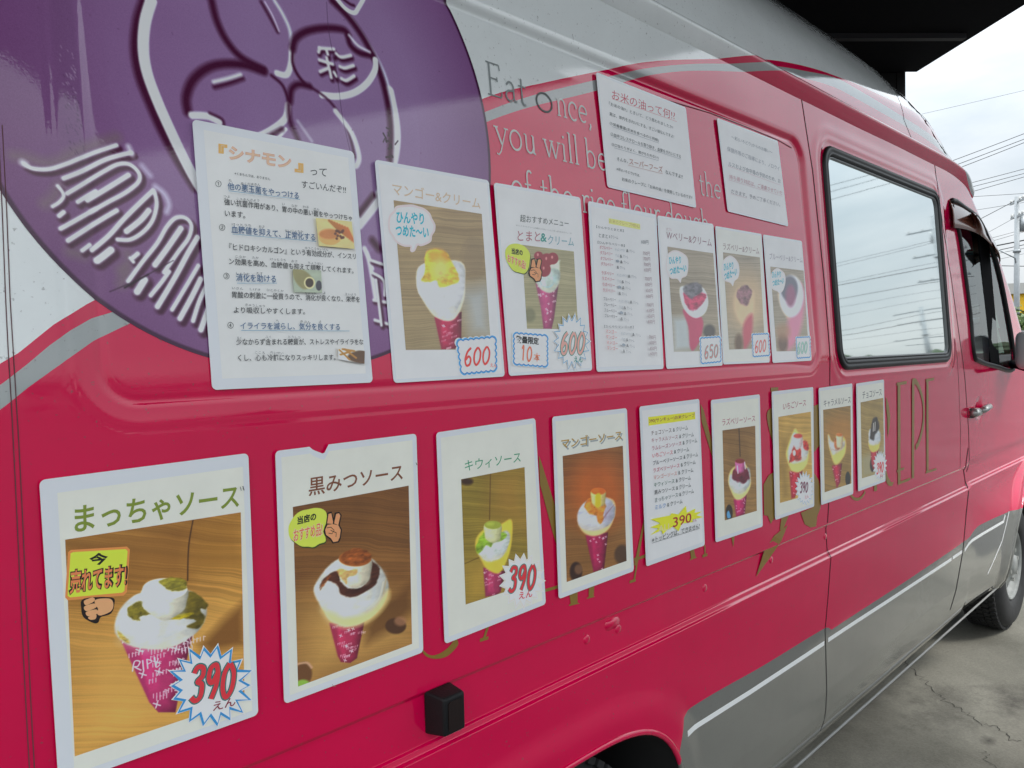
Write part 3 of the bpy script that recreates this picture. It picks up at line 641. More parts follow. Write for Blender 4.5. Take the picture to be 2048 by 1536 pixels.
ground_ribbon('ground_crack',[zG(*p) for p in[(450,1140),(500,1190),(560,1240),(600,1290),(680,1330),(740,1375),(800,1390),(840,1430),(897,1440),(960,1450)]],.0045,crack_m,None,jit=.02)
ground_ribbon('ground_crack',[zG(*p) for p in[(745,1475),(760,1500),(800,1560)]],.004,crack_m,None,jit=.02,seed=5)
def blob(name,c,r,m,seed,lift=.0015):
    rr=random.Random(seed);p=onz(*c,GZ);V=[];n=26
    for k in range(n):
        a=2*math.pi*k/n;q=r*(1+.45*rr.uniform(-1,1));V.append((p[0]+1.9*q*math.cos(a),p[1]+q*math.sin(a),GZ+lift))
    V=catmull(V,3,True);o=mesh(name,V,tri([(v[0],v[1]) for v in V]),m);return tag(o,None,None,None,'structure')
# dark building with a deep roof over the parking bay
_f=CR@np.array([946-1024,0,-FPX]);fw=_f[:2]/np.linalg.norm(_f[:2]);rt=np.array([fw[1],-fw[0]])
def AB(a,b,z): 
    p=fw*a+rt*b;return (p[0],p[1],z)
bld=empty('dark_building',AB(9,0,GZ),'near-black boarded building whose deep flat roof reaches over the van','building')
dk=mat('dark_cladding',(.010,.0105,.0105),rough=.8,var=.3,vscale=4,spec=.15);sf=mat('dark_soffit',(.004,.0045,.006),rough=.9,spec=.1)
def prism(P,z0,z1):
    n=len(P);V=[AB(a,b,z0) for a,b in P]+[AB(a,b,z1) for a,b in P];return V,[tuple(range(n))[::-1],tuple(n+i for i in range(n))]+[(i,(i+1)%n,n+(i+1)%n,n+i) for i in range(n)]
HS=4.4
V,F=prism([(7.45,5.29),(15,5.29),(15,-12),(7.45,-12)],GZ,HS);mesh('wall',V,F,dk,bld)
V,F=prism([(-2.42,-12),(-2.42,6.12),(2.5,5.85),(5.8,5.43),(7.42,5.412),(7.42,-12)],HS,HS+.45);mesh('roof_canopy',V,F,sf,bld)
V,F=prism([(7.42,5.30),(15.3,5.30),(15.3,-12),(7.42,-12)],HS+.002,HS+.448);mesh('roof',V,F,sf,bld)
for k in range(21):
    z0=GZ+.02+k*.215;V,F=prism([(7.43,5.20),(7.449,5.20),(7.449,-11.9),(7.43,-11.9)],z0,z0+.20);mesh('wall_board',V,F,dk,bld)
for k in range(9):
    a0=-1.6+k*1.0;V,F=prism([(a0,-11.8),(a0,5.30),(a0+.07,5.30),(a0+.07,-11.8)],HS-.05,HS-.002);mesh('soffit_batten',V,F,mat('batten_dark',(.02,.021,.024),rough=.7),bld)
V,F=prism([(7.425,5.295),(7.46,5.295),(7.46,5.205),(7.425,5.205)],GZ,HS-.002);mesh('corner_board',V,F,dk,bld)
# things far behind, placed along the photo's sight lines at their own distances
def at(px,py,dist):
    r=ray(px,py);return CAM+r/np.linalg.norm(r[:2])*dist
conc=mat('pole_concrete',(.34,.36,.37),rough=.8,var=.12,vscale=3);steel=mat('galvanised_steel',(.32,.34,.35),rough=.45,metal=.6);wire_m=mat('wire_black',(.03,.03,.032),rough=.6)
bar_=at(2030,682,52)
def pole(base,h,label,r0=.17,arms=((.3,1.6),(1.1,1.4)),lamp=False,ang=0.6):
    p=empty('utility_pole',(base[0],base[1],GZ),label,'utility pole')
    MB().tube([(base[0],base[1],GZ),(base[0],base[1],GZ+h)],[r0,r0*.68],14).build('shaft',conc,p,True)
    for dz,w_ in arms:
        c_,s_=math.cos(ang),math.sin(ang);z=GZ+h-dz;mb=MB().box((base[0],base[1],z),(w_,.09,.09),[[c_,-s_,0],[s_,c_,0],[0,0,1]]);o=mb.build('crossarm',steel,p)
        for q in(-.45,-.2,.2,.45):
            MB().tube([(base[0]+q*w_*c_,base[1]+q*w_*s_,z+.05),(base[0]+q*w_*c_,base[1]+q*w_*s_,z+.22)],[.045,.06],8).build('insulator',mat('porcelain',(.5,.5,.48),rough=.3),o,True)
    MB().tube([(base[0]+.25,base[1]-.2,GZ+h-1.9),(base[0]+.25,base[1]-.2,GZ+h-1.1)],.19,12).build('transformer',steel,p,True)
    MB().tube([(base[0],base[1],GZ+h-3.05),(base[0],base[1],GZ+h-2.9)],r0*1.15,12).build('clamp_band',steel,p,True)
    if lamp:
        l_=at(2026,514,51.6);P=[(base[0],base[1],l_[2]-.6),(base[0]*.5+l_[0]*.5,base[1]*.5+l_[1]*.5,l_[2]-.05),l_,at(1998,500,51)];MB().tube(P,.035,6).build('lamp_bracket',steel,p,True)
    return p
top=at(2034,393,52);pole((top[0],top[1]),top[2]-GZ,'pale concrete utility pole beside the yellow building',lamp=True)
def refl_pt(px,py,dist):
    p=W(px,py,0,True);r=ray(px,py);r/=np.linalg.norm(r);a=.073 if p[2]>1.53 else 0;n_=np.array([0,-math.cos(a),math.sin(a)]);q=r-2*(r@n_)*n_
    return p+q/np.linalg.norm(q[:2])*dist
tp=refl_pt(1841,616,88);pole((tp[0],tp[1]),tp[2]-GZ,'far utility pole seen only mirrored in the van window',r0=.30,arms=((.4,5.5),(1.5,5.0),(3.4,6.0),(4.4,4.0)),ang=-1.9)
tp=refl_pt(1868,430,60);pole((tp[0],tp[1]),tp[2]-GZ,'nearer utility pole mirrored beside the window edge',r0=.22,arms=((1.0,4.0),(2.8,3.6),(4.6,3.4)),ang=-1.9)
ORD=['topmost','second','third','fourth','fifth','sixth','seventh','eighth','ninth','tenth','eleventh','twelfth','thirteenth','fourteenth','fifteenth','sixteenth','seventeenth','lowest']
def wire(a,b,ext0,ext1,r,label,sag=.004):
    d=b-a;p=a-d*ext0;q=b+d*ext1;L_=np.linalg.norm(q-p);P=[p*(1-t_)+q*t_-np.array([0,0,4*sag*L_*t_*(1-t_)]) for t_ in np.linspace(0,1,14)]
    o=MB().tube(P,r,5).build('overhead_wire',wire_m,None,True);return tag(o,label,'wire','overhead wires')
dw=[((1853,224),(2048,179),44,.010),((1905,320),(2048,266),46,.022),((1908,330),(2048,277),46,.022),((1912,337),(2048,284),46,.022),((1945,364),(2048,337),48,.02),((1947,372),(2048,346),48,.02),((1949,381),(2048,353),48,.02),
 ((1950,392),(2048,386),60,.02),((1960,418),(2048,404),60,.018),((1963,436),(2026,403),52,.024),((1975,465),(2024,438),52,.014),((1992,491),(2048,480),52,.05),((1996,500),(2048,489),52,.03),((1992,507),(2048,496),60,.02),((1998,518),(2048,507),60,.015),((2000,531),(2048,532),52,.03),((1985,475),(2048,458),70,.02),((1990,480),(2048,463),70,.02)]
dw.sort(key=lambda w_:w_[1][1]-.25*(w_[1][0]-2048))
for i_,(a,b,dd,r) in enumerate(dw): wire(at(*a,dd),at(*b,dd),1.2,1.0,r*.7,'thin dark wire in the sky right of the cab, %s where it leaves the photo'%ORD[i_])
rwz=[((1652,374),(1762,342),40,.02),((1654,386),(1768,352),40,.02),((1656,401),(1775,366),40,.02),((1668,526),(1846,485),60,.02),((1668,532),(1850,489),60,.02),((1670,569),(1876,533),60,.04),((1670,564),(1876,524),60,.02),((1672,596),(1878,563),60,.03),((1676,612),(1880,580),60,.015),((1678,629),(1880,596),60,.015),((1680,660),(1888,622),84,.03),((1682,671),(1890,636),84,.045),((1684,683),(1890,655),84,.025),((1740,705),(1890,668),84,.02)]
rwz.sort(key=lambda w_:w_[0][1])
for i_,(a,b,dd,r) in enumerate(rwz): wire(refl_pt(*a,dd),refl_pt(*b,dd),.35,.35,r*.6,'overhead wire, %s of those mirrored in the van window'%(ORD[i_] if i_<len(rwz)-1 else 'lowest'))
# yellow building, hedge and railing by the road
yb=empty('yellow_building',tuple(at(2060,690,62)*np.array([1,1,0])+np.array([0,0,GZ])),'yellow walled low building with a grey roof band behind the utility pole','building')
ym=mat('yellow_wall',(.72,.42,.015),rough=.7,var=.06,vscale=.6);gm=mat('grey_fascia',(.42,.41,.38),rough=.7);wm=mat('white_frame',(.7,.7,.7),rough=.5)
A=at(1985,600,62);Bp=at(2240,600,62);dx=(Bp-A)[:2];Lw=np.linalg.norm(dx);dx/=Lw;nd=np.array([-dx[1],dx[0]]);nd=nd if nd@(-A[:2])<0 else -nd
zt_=at(2030,588,62)[2];zf=at(2030,567,62)[2]
def wb(u0,u1,v0,v1,z0,z1):
    P=[A[:2]+dx*u+nd*v for u,v in((u0,v0),(u1,v0),(u1,v1),(u0,v1))];V=[(p[0],p[1],z) for z in(z0,z1) for p in P];return V,[(3,2,1,0),(4,5,6,7),(0,1,5,4),(1,2,6,5),(2,3,7,6),(3,0,4,7)]
mesh('wall',*wb(0,Lw,0,10,GZ,zt_),ym,yb);mesh('roof_band',*wb(-.3,Lw+.3,-.25,10,zt_+.003,zf),gm,yb)
for u in(2.0,3.6,5.6,7.2):
    f_=mesh('window',*wb(u,u+1.1,-.06,-.003,2.2,3.6),wm,yb);mesh('pane',*wb(u+.08,u+.5,-.075,-.062,2.28,3.52),glass,f_);mesh('pane',*wb(u+.6,u+1.02,-.075,-.062,2.28,3.52),glass,f_)
leafm=[mat('leaf_green',(.055,.10,.022),rough=.55,var=.3,vscale=3),mat('leaf_pale',(.10,.15,.04),rough=.55,var=.3,vscale=3)]
def shrub(c,R,h,label,n=1500,seed=1):
    r=random.Random(seed);s=empty('hedge_shrub',(c[0],c[1],GZ),label,'shrub','shrubs behind the railing')
    mb=MB()
    for k in range(5):
        a=r.uniform(0,6.28);mb.tube([(c[0],c[1],GZ),(c[0]+.3*R*math.cos(a),c[1]+.3*R*math.sin(a),GZ+h*.7)],[.05,.015],5)
    mb.build('stem',mat('bark',(.09,.065,.045),rough=.9),s)
    cl=[(c[0]+r.gauss(0,R*.45),c[1]+r.gauss(0,R*.45),GZ+h*r.uniform(.35,.9),R*r.uniform(.25,.5)) for _ in range(16)]
    for mi in(0,1):
        mb=MB()
        for _ in range(n//2):
            q=r.choice(cl);p=np.array([q[0]+r.gauss(0,q[3]*.5),q[1]+r.gauss(0,q[3]*.5),max(GZ+.1,q[2]+r.gauss(0,q[3]*.45))]);s_=r.uniform(.07,.15)
            a=np.array([r.gauss(0,1) for _ in range(3)]);a/=np.linalg.norm(a);b=np.cross(a,[r.gauss(0,1) for _ in range(3)]);b/=np.linalg.norm(b)
            mb.add([p-a*s_,p+b*s_*.5,p+a*s_,p-b*s_*.5],[(0,1,2,3)])
        o=mb.build('foliage',leafm[mi],s);tag(o,kind='stuff')
bs=['round leafy shrub nearest the cab, behind the railing','tall shrub at the foot of the yellow building','shrub at the right edge of the photograph','low shrub further back along the railing']
for (px_,pt,dd,R,sd),lb in zip([(2030,640,38,1.2,1),(2044,632,36,1.3,2),(2075,640,37,1.5,3),(2015,660,41,1.0,4)],bs):
    q=at(px_,pt,dd);shrub(q,R,q[2]-GZ+.2,lb,seed=sd)
fn=empty('railing',tuple(at(2040,690,33)*np.array([1,1,0])+np.array([0,0,GZ])),'thin dark metal railing in front of the roadside shrubs','railing')
fm=mat('railing_metal',(.08,.085,.08),rough=.5)
fa,fb=at(1990,690,34)[:2],at(2130,690,33)[:2];zr=at(2040,662,33.5)[2]
for z in(zr,GZ+.15):MB().tube([(fa[0],fa[1],z),(fb[0],fb[1],z)],.025,5).build('rail',fm,fn)
for k in range(46):
    p=fa+(fb-fa)*k/45;MB().tube([(p[0],p[1],GZ),(p[0],p[1],zr)],.012,4).build('bar',fm,fn)
# low houses added unseen behind the viewer, for reflections in paint and glass
def house(c,ang,w_,d_,h,rh,label,wallc,roofc):
    hs=empty('house',(c[0],c[1],GZ),label,'house');ca,sa=math.cos(ang),math.sin(ang);Rm=np.array([[ca,-sa,0],[sa,ca,0],[0,0,1]]);o3=np.array([c[0],c[1],GZ])
    def tr(V): return (np.array(V,float)@Rm.T)+o3
    V,F=boxv((0,0,h/2),(w_,d_,h));mesh('wall',tr(V),F,wallc,hs)
    e=.4;V=[(-w_/2-e,-d_/2-e,h+.004),(w_/2+e,-d_/2-e,h+.004),(w_/2+e,d_/2+e,h+.004),(-w_/2-e,d_/2+e,h+.004),(-w_/2-e,0,h+rh),(w_/2+e,0,h+rh)]
    mesh('roof',tr(V),[(3,2,1,0),(0,1,5,4),(2,3,4,5),(1,2,5),(3,0,4)],roofc,hs)
    for sgn in(-1,1):
        for fl_ in range(int(h//2.6)):
            for k in range(int(w_//3)):
                x=-w_/2+1.6+k*3;z=fl_*2.7+1.6;V,F=boxv((x,sgn*(d_/2+.03),z),(1.5,.06,1.1));f_=mesh('window',tr(V),F,mat('white_frame',(.7,.7,.7)),hs);V,F=boxv((x,sgn*(d_/2+.07),z),(1.34,.01,.94));mesh('pane',tr(V),F,mat('dark_pane',(.03,.035,.04),rough=.1),f_)
wl1=mat('render_beige',(.45,.42,.36),rough=.8,var=.08,vscale=1);wl2=mat('render_grey',(.36,.37,.37),rough=.8,var=.08,vscale=1);rf1=mat('slate_roof',(.07,.075,.085),rough=.6);rf2=mat('brown_roof',(.11,.07,.05),rough=.6)
house((22,-52),1.0,14,9,5.6,2.1,'long grey house with slate roof, added unseen far behind the viewer',wl2,rf1)
house((-14,-48),1.4,12,9,3.2,1.8,'beige single storey house with brown roof, added unseen far behind the viewer',wl1,rf2)
# low far treeline so the horizon is not bare
tl=MB();r=random.Random(9)
for k in range(150):
    a=math.radians(r.uniform(-175,175));dd=r.uniform(230,320);c=(dd*math.cos(a),dd*math.sin(a));h=r.uniform(4,8);n=9
    for j in range(14):
        p=np.array([c[0]+r.gauss(0,7),c[1]+r.gauss(0,7),GZ+r.uniform(0,h)]);s_=r.uniform(1.2,3);b=np.array([[1,0,0],[-1,0,0],[0,1,0],[0,-1,0],[0,0,1],[0,0,-1]])*s_*np.array([r.uniform(.7,1.3),r.uniform(.7,1.3),r.uniform(.6,1)]);tl.add(p+b,[(0,2,4),(2,1,4),(1,3,4),(3,0,4),(2,0,5),(1,2,5),(3,1,5),(0,3,5)])
o=tl.build('distant_treeline',mat('far_leaves',(.05,.075,.035),rough=.8,var=.3,vscale=.2));tag(o,'low far line of trees along the horizon','treeline',None,'stuff')
# ============================================================ VINYL GRAPHICS ON THE VAN
class SurfCanvas(Canvas):
    def __init__(s,x0,z0,x1,z1,res,rgb):
        s.x0,s.z0,s.x1,s.z1,s.res=x0,z0,x1,z1,res;s.W=int((x1-x0)*res);s.H=int((z1-z0)*res);s.a=np.ones((s.H,s.W,3))*np.array(rgb,float);s.k=1
    def T(s,p):
        q=np.array([W(x,y,0,True) for x,y in np.array(p,float).reshape(-1,2)]);s.k=s.res*(q[:,0].mean()*.7186+.73)/1590
        return np.c_[(q[:,0]-s.x0)*s.res,(s.z1-q[:,2])*s.res]
LC=(.648,1.961,.433)
lg=SurfCanvas(LC[0]-.45,LC[1]-.45,LC[0]+.45,LC[1]+.45,1250,(124,98,134))
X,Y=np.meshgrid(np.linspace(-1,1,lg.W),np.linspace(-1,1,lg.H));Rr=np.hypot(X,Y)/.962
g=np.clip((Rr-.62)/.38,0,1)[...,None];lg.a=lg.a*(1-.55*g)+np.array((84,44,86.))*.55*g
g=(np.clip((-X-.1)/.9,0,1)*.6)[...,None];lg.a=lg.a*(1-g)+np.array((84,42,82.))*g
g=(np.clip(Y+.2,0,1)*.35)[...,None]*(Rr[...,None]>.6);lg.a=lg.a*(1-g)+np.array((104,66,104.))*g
DK=(58,20,44);LT=(214,222,224);MID=(104,86,94)
def SL(z,pts,w_,soft=2.,dark=DK,dx=(24,28),dw=1.35,al=1.):
    P=[z(*p) for p in pts];k=z(1,0)[0]-z(0,0)[0]
    lg.stroke([(p[0]+dx[0]*k,p[1]+dx[1]*k) for p in P],w_*k*dw,dark,6*k*1.6,al=al)
def SW(z,pts,w_,soft=3,col=LT,al=1):
    k=z(1,0)[0]-z(0,0)[0];lg.stroke([z(*p) for p in pts],w_*k,col,soft*k,al=al)
# big ring of the crest
ringW=[(770,-10),(738,100),(728,230),(745,350),(790,480),(850,620),(930,790),(1000,920),(1080,1040),(1200,1150),(1400,1250),(1650,1210),(1800,1115),(1905,980),(1975,830),(1995,680),(1985,540),(1950,400),(1890,280)]
SW(zA,[(740,-10),(705,100),(692,240),(715,380),(768,520),(825,650),(905,800),(985,930)],56,14,DK)
SW(zA,ringW[:9],54,5);SW(zA,[(1800,1115),(1905,980),(1960,860),(1990,720),(1988,600),(1960,450)],56,7);SW(zA,[(1980,560),(1945,390),(1880,250),(1790,110),(1700,-10)],16,10,(190,196,212))
SW(zB,[(925,-10),(1040,110),(1150,270),(1235,450),(1290,640),(1320,850),(1315,1085)],52,16,DK);SW(zB,[(1200,1330),(1100,1460)],44,14,DK)
SW(zB,[(930,-60),(1010,40),(1075,75),(1105,40),(1140,-20)],30,5);SW(zB,[(950,-60),(1040,10),(1075,25)],20,8,DK)
# petals: dark edge above-left, light edge below-right
for d_ in [[(100,-10),(135,130),(200,265),(300,380),(455,465)],]: SW(zB,d_,52,18,DK)
SW(zB,[(530,-10),(590,90),(635,200),(645,320)],22,12,(196,202,214));SW(zB,[(645,320),(640,420),(610,500),(545,490)],40,8)
SW(zB,[(440,0),(490,90),(550,205)],22,14,DK);SW(zB,[(465,0),(515,90),(560,200)],10,8,(200,190,210))
SW(zB,[(652,320),(675,250),(755,200),(880,180),(1000,192),(1035,230)],50,16,DK);SW(zB,[(1030,235),(1050,300),(1110,350),(1200,370)],44,14,DK);SW(zB,[(1040,230),(1100,300),(1180,345)],16,10,(200,200,215))
SW(zB,[(655,320),(652,420),(685,500),(740,570)],24,10,DK);SW(zB,[(1218,400),(1215,470),(1160,560),(1070,625),(960,650),(850,640)],44,6)
SW(zA,[(950,555),(942,480),(975,395),(1045,335),(1130,312),(1235,318),(1330,350)],44,14,DK);SW(zA,[(1370,370),(1425,420),(1452,490)],16,8,DK)
SW(zA,[(1452,520),(1435,590),(1350,655),(1240,700)],34,5);SW(zA,[(970,570),(1050,575),(1110,605)],34,7);SW(zA,[(1060,560),(1120,590),(1130,620)],14,8,DK)
SW(zA,[(1085,428),(1160,408),(1225,385)],22,12,DK);SW(zA,[(1080,402),(1150,385),(1215,365)],14,10,LT)
SW(zA,[(1462,500),(1470,440),(1505,415),(1560,425)],32,12,DK);SW(zA,[(1560,425),(1660,500),(1745,630),(1785,780)],13,8,DK);SW(zA,[(1690,550),(1770,660),(1805,770),(1795,820),(1775,825)],26,7)
SW(zA,[(1455,520),(1462,600),(1500,690)],24,14,DK);SW(zA,[(1500,600),(1570,700)],10,10,LT,.6);SW(zA,[(1440,640),(1385,700)],18,5);SW(zA,[(1420,640),(1345,680)],24,12,DK)
# the character on the petal
for P in [[(835,318),(930,325)],[(838,318),(830,345)],[(885,335),(892,365)],[(935,370),(950,350)],[(835,400),(925,430)],[(885,385),(900,470)],[(840,480),(900,455),(930,460)],[(900,440),(915,520)],[(930,480),(950,520)],
          [(950,355),(985,382),(1050,370)],[(975,445),(1010,458),(1070,440)],[(985,530),(1020,545),(1075,512)]]:
    SW(zB,[(x+8,y+18) for x,y in P],34,12,DK)
for P in [[(835,318),(935,325)],[(838,318),(830,345)],[(885,335),(892,360)],[(835,400),(925,428)],[(885,385),(900,455)],[(840,480),(890,458)],[(905,470),(915,520)],[(935,485),(950,510)],[(950,355),(985,380),(1050,368)],[(975,445),(1010,455),(1068,438)],[(985,528),(1020,540),(1072,510)]]:
    SW(zB,P,22,8,(212,214,222))
# embossed lettering
STK=[([(160,295),(220,325),(330,328),(450,290),(545,250),(660,205),(790,162)],24),([(425,390),(560,335),(700,265),(800,232),(890,212)],26),
([(450,490),(560,425),(700,340),(800,290),(880,292),(940,350),(935,410),(850,480),(730,545),(615,610)],24),([(595,530),(720,455),(870,362)],30),([(525,545),(590,505),(650,470)],24),
([(350,578),(400,545),(425,500),(385,440)],20),([(405,725),(470,690),(560,640),(650,590)],26),([(395,640),(425,615)],26),([(455,805),(560,740),(680,665),(790,600)],28),([(555,870),(610,830)],24),
([(625,865),(740,765),(830,665),(930,565),(1035,465)],28),([(1045,480),(1058,560),(1030,665),(965,745),(880,795),(795,795)],24),([(855,740),(950,665),(1005,600)],34),([(660,935),(700,905),(750,865)],44),
([(865,1075),(960,945),(1060,820),(1125,710),(1185,650),(1250,650),(1290,700),(1270,785),(1200,880),(1105,1015)],24),([(1045,965),(1130,850),(1220,720)],34),([(925,1145),(975,1065)],42),([(1015,1170),(1085,1085),(1140,1010)],24),
([(1060,1245),(1130,1130),(1200,1010),(1270,880),(1330,780)],32),([(1158,1265),(1240,1130),(1335,970)],24),([(1210,1325),(1290,1180),(1350,1060)],32),([(1298,1340),(1340,1210),(1400,1080)],26),([(1350,1400),(1400,1260)],34),([(900,915),(930,890)],26),([(880,920),(900,945)],20)]
for P in [[(90,240),(170,250),(300,285),(400,270),(540,195),(790,110)],[(300,560),(350,520),(400,440)],[(820,1000),(870,940),(860,890)],[(820,1090),(860,1010)],[(470,880),(560,900)]]: SW(zC,P,70,34,MID,.75)
for P,w_ in STK: SL(zC,P,w_,dw=2.2,dx=(16,20),al=.55)
for P,w_ in STK: SL(zC,P,w_)
for P,w_ in STK: SW(zC,P,w_*1.15,10,(180,176,190),.9)
for P,w_ in STK: SW(zC,P,w_*.95,3.5)
SW(zC,[(1050,440),(1110,490),(1140,560),(1125,610)],24,22,(196,196,214),.9);SW(zC,[(870,170),(895,225)],26,18,(206,206,218),.9);SW(zC,[(960,300),(1015,365)],22,22,(190,188,208),.8);SW(zC,[(150,285),(165,295)],34,20,LT,.9)
for P in [[(1830,1240),(1850,1290),(1870,1400),(1885,1500)],[(1800,1100),(1790,1140)]]: SW(zA,P,24,8)
SW(zA,[(1870,1200),(1900,1240)],40,14,DK);SW(zA,[(1840,1260),(1870,1340)],14,8,LT)
for P in [[(745,520),(775,530)],[(748,545),(770,560),(772,590)],[(750,600),(785,606)],[(752,640),(786,650)],[(755,560),(765,650)]]:
    lg.stroke([(x+3,y+4) for x,y in P],11,DK,3);lg.stroke(P,6,LT,2)
# stipple of the bubbled vinyl as pale and dark flecks, then scuffs and wear
r_=random.Random(3)
for _ in range(90):
    y=r_.gauss(190,55);x=108+y*.10+r_.uniform(0,34);dkk=y+r_.gauss(0,25)>175;lg.stroke([(x,y),(x+r_.uniform(1,4),y+r_.uniform(2,6))],1.1,(66,40,70) if dkk else (176,160,180),.4,False,.8)
for _ in range(16):
    x=785+r_.gauss(0,6);y=282+r_.gauss(0,16);lg.stroke([(x,y),(x+r_.gauss(0,3),y+r_.gauss(0,5))],r_.uniform(1.5,4.5),(38,20,30),.6)
for _ in range(30):
    x=r_.uniform(20,980);y=r_.uniform(0,700);lg.stroke([(x,y),(x+r_.gauss(0,2),y+r_.gauss(0,2))],1.2,(70,40,66),.5,al=.6)
lg.stroke([(252,575),(300,548)],3.2,(30,12,24),1);lg.stroke([(222,583),(262,566),(305,545),(350,520)],1.6,(40,18,34),.8)
lg.stroke([(660,0),(664,60),(680,150),(690,230),(705,300)],.9,(60,40,60),.5)
_an=np.maximum(0,Y/np.maximum(np.hypot(X,Y),1e-6))**5;Rr2=Rr/(1-.052*_an);a_=np.clip((Rr2-.985)/.006,0,1)[...,None]*(Rr2[...,None]<1.02);lg.a=lg.a*(1-a_)+np.array((52,22,48.))*a_
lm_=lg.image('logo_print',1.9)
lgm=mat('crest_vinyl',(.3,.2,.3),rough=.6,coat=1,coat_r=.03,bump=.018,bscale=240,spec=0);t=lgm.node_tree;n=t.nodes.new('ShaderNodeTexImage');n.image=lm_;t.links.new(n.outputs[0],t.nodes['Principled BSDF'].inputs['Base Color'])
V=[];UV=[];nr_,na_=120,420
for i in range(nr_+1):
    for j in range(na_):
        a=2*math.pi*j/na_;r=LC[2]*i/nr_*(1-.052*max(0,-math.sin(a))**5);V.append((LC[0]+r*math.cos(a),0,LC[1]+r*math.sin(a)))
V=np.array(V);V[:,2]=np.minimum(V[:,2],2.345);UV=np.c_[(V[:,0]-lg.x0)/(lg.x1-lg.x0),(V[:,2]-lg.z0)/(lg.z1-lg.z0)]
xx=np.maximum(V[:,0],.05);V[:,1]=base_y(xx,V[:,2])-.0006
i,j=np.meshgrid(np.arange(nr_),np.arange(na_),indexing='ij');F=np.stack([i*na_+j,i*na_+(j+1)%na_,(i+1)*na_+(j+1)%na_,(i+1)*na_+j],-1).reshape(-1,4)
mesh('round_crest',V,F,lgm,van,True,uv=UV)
# serif lettering, drawn as strokes
def arc_(cx,cy,rx,ry,a0,a1,n=12): return [(cx+rx*math.cos(math.radians(a0+(a1-a0)*k/n)),cy+ry*math.sin(math.radians(a0+(a1-a0)*k/n))) for k in range(n+1)]
TN,TK=.075,.13
def srf(x,y,w_=.30): return ([(x-w_/2,y),(x+w_/2,y)],TN)
G={'E':([([(.25,0),(.25,1.7)],TK),([(.05,.03),(.95,.03)],TN),([(.95,.03),(1.0,.33)],TN),([(.05,1.67),(.9,1.67)],TN),([(.9,1.67),(.93,1.4)],TN),([(.25,.9),(.72,.9)],TN),([(.72,.78),(.72,1.02)],TN)],1.2),
'a':([([(.12,.80)]+arc_(.36,.72,.24,.27,110,0)+[(.60,.2),(.66,.05),(.80,.06)],TK*.9),([(.60,.58)]+arc_(.34,.27,.27,.27,90,290),TK*.85),([(.42,.02),(.6,.2)],TN)],.92),
't':([([(.25,1.35),(.25,.25)]+arc_(.42,.22,.17,.20,180,300),TK*.9),([(.02,.96),(.55,.96)],TN)],.66),
'o':([(arc_(.5,.5,.40,.5,0,360,24),TK*.85)],1.08),
'n':([([(.2,0),(.2,.95)],TK),([(.05,.95),(.2,.95)],TN),([(.2,.7)]+arc_(.48,.68,.27,.30,150,0)+[(.75,0)],TK*.85),srf(.2,.03),srf(.75,.03)],1.02),
'c':([(arc_(.5,.5,.40,.5,45,310,18),TK*.9),([(.76,.85),(.80,.68)],TK)],.92),
'e':([([(.13,.56),(.84,.56)]+arc_(.5,.52,.36,.46,8,310,20),TK*.8)],.98),
',':([([(.15,.08),(.2,-.05),(.08,-.30)],TK)],.5),
'y':([([(.1,.95),(.46,.1)],TK),([(.82,.95),(.36,-.25),(.2,-.45),(.05,-.40)],TN),srf(.1,.95),srf(.82,.95)],.98),
'u':([([(.2,.95),(.2,.35)]+arc_(.45,.30,.25,.28,180,340)+[(.72,.3)],TK*.85),([(.74,.95),(.74,.02),(.88,.02)],TK),([(.05,.95),(.2,.95)],TN),([(.6,.95),(.74,.95)],TN)],1.02),
'w':([([(.1,.95),(.38,.04)],TK),([(.38,.04),(.62,.9)],TN),([(.62,.9),(.88,.04)],TK),([(.88,.04),(1.18,.95)],TN),srf(.1,.95),srf(.62,.95),srf(1.2,.95)],1.36),
'i':([([(.22,0),(.22,.95)],TK),([(.07,.95),(.22,.95)],TN),srf(.22,.03),([(.22,1.28),(.22,1.42)],TK*1.2)],.5),
'l':([([(.22,0),(.22,1.68)],TK),([(.07,1.65),(.22,1.68)],TN),srf(.22,.03)],.5),
'b':([([(.2,0),(.2,1.68)],TK),([(.05,1.65),(.2,1.68)],TN),([(.2,.7)]+arc_(.5,.48,.36,.48,140,-140,16)+[(.2,.15)],TK*.8)],1.05),
'd':([([(.8,0),(.8,1.68)],TK),([(.65,1.65),(.8,1.68)],TN),([(.8,.02),(.93,.02)],TN),([(.8,.75)]+arc_(.48,.48,.36,.48,40,320,16)+[(.8,.2)],TK*.8)],1.05),
'f':([([(.25,0),(.25,1.3)]+arc_(.45,1.38,.2,.3,180,40),TK*.9),([(.02,.95),(.52,.95)],TN),srf(.25,.03)],.62),
'h':([([(.2,0),(.2,1.68)],TK),([(.05,1.65),(.2,1.68)],TN),([(.2,.7)]+arc_(.48,.68,.27,.30,150,0)+[(.75,0)],TK*.85),srf(.2,.03),srf(.75,.03)],1.02),
'r':([([(.22,0),(.22,.95)],TK),([(.07,.95),(.22,.95)],TN),srf(.22,.03,.34),([(.22,.6)]+arc_(.52,.62,.28,.34,160,50),TK*.85)],.76),
'g':([(arc_(.42,.62,.32,.34,0,360,18),TK*.8),(arc_(.45,-.15,.38,.24,0,360,18),TN),([(.3,.3),(.2,.15),(.5,.07)],TN),([(.68,.88),(.88,.98)],TN)],.95),' ':([],.62)}
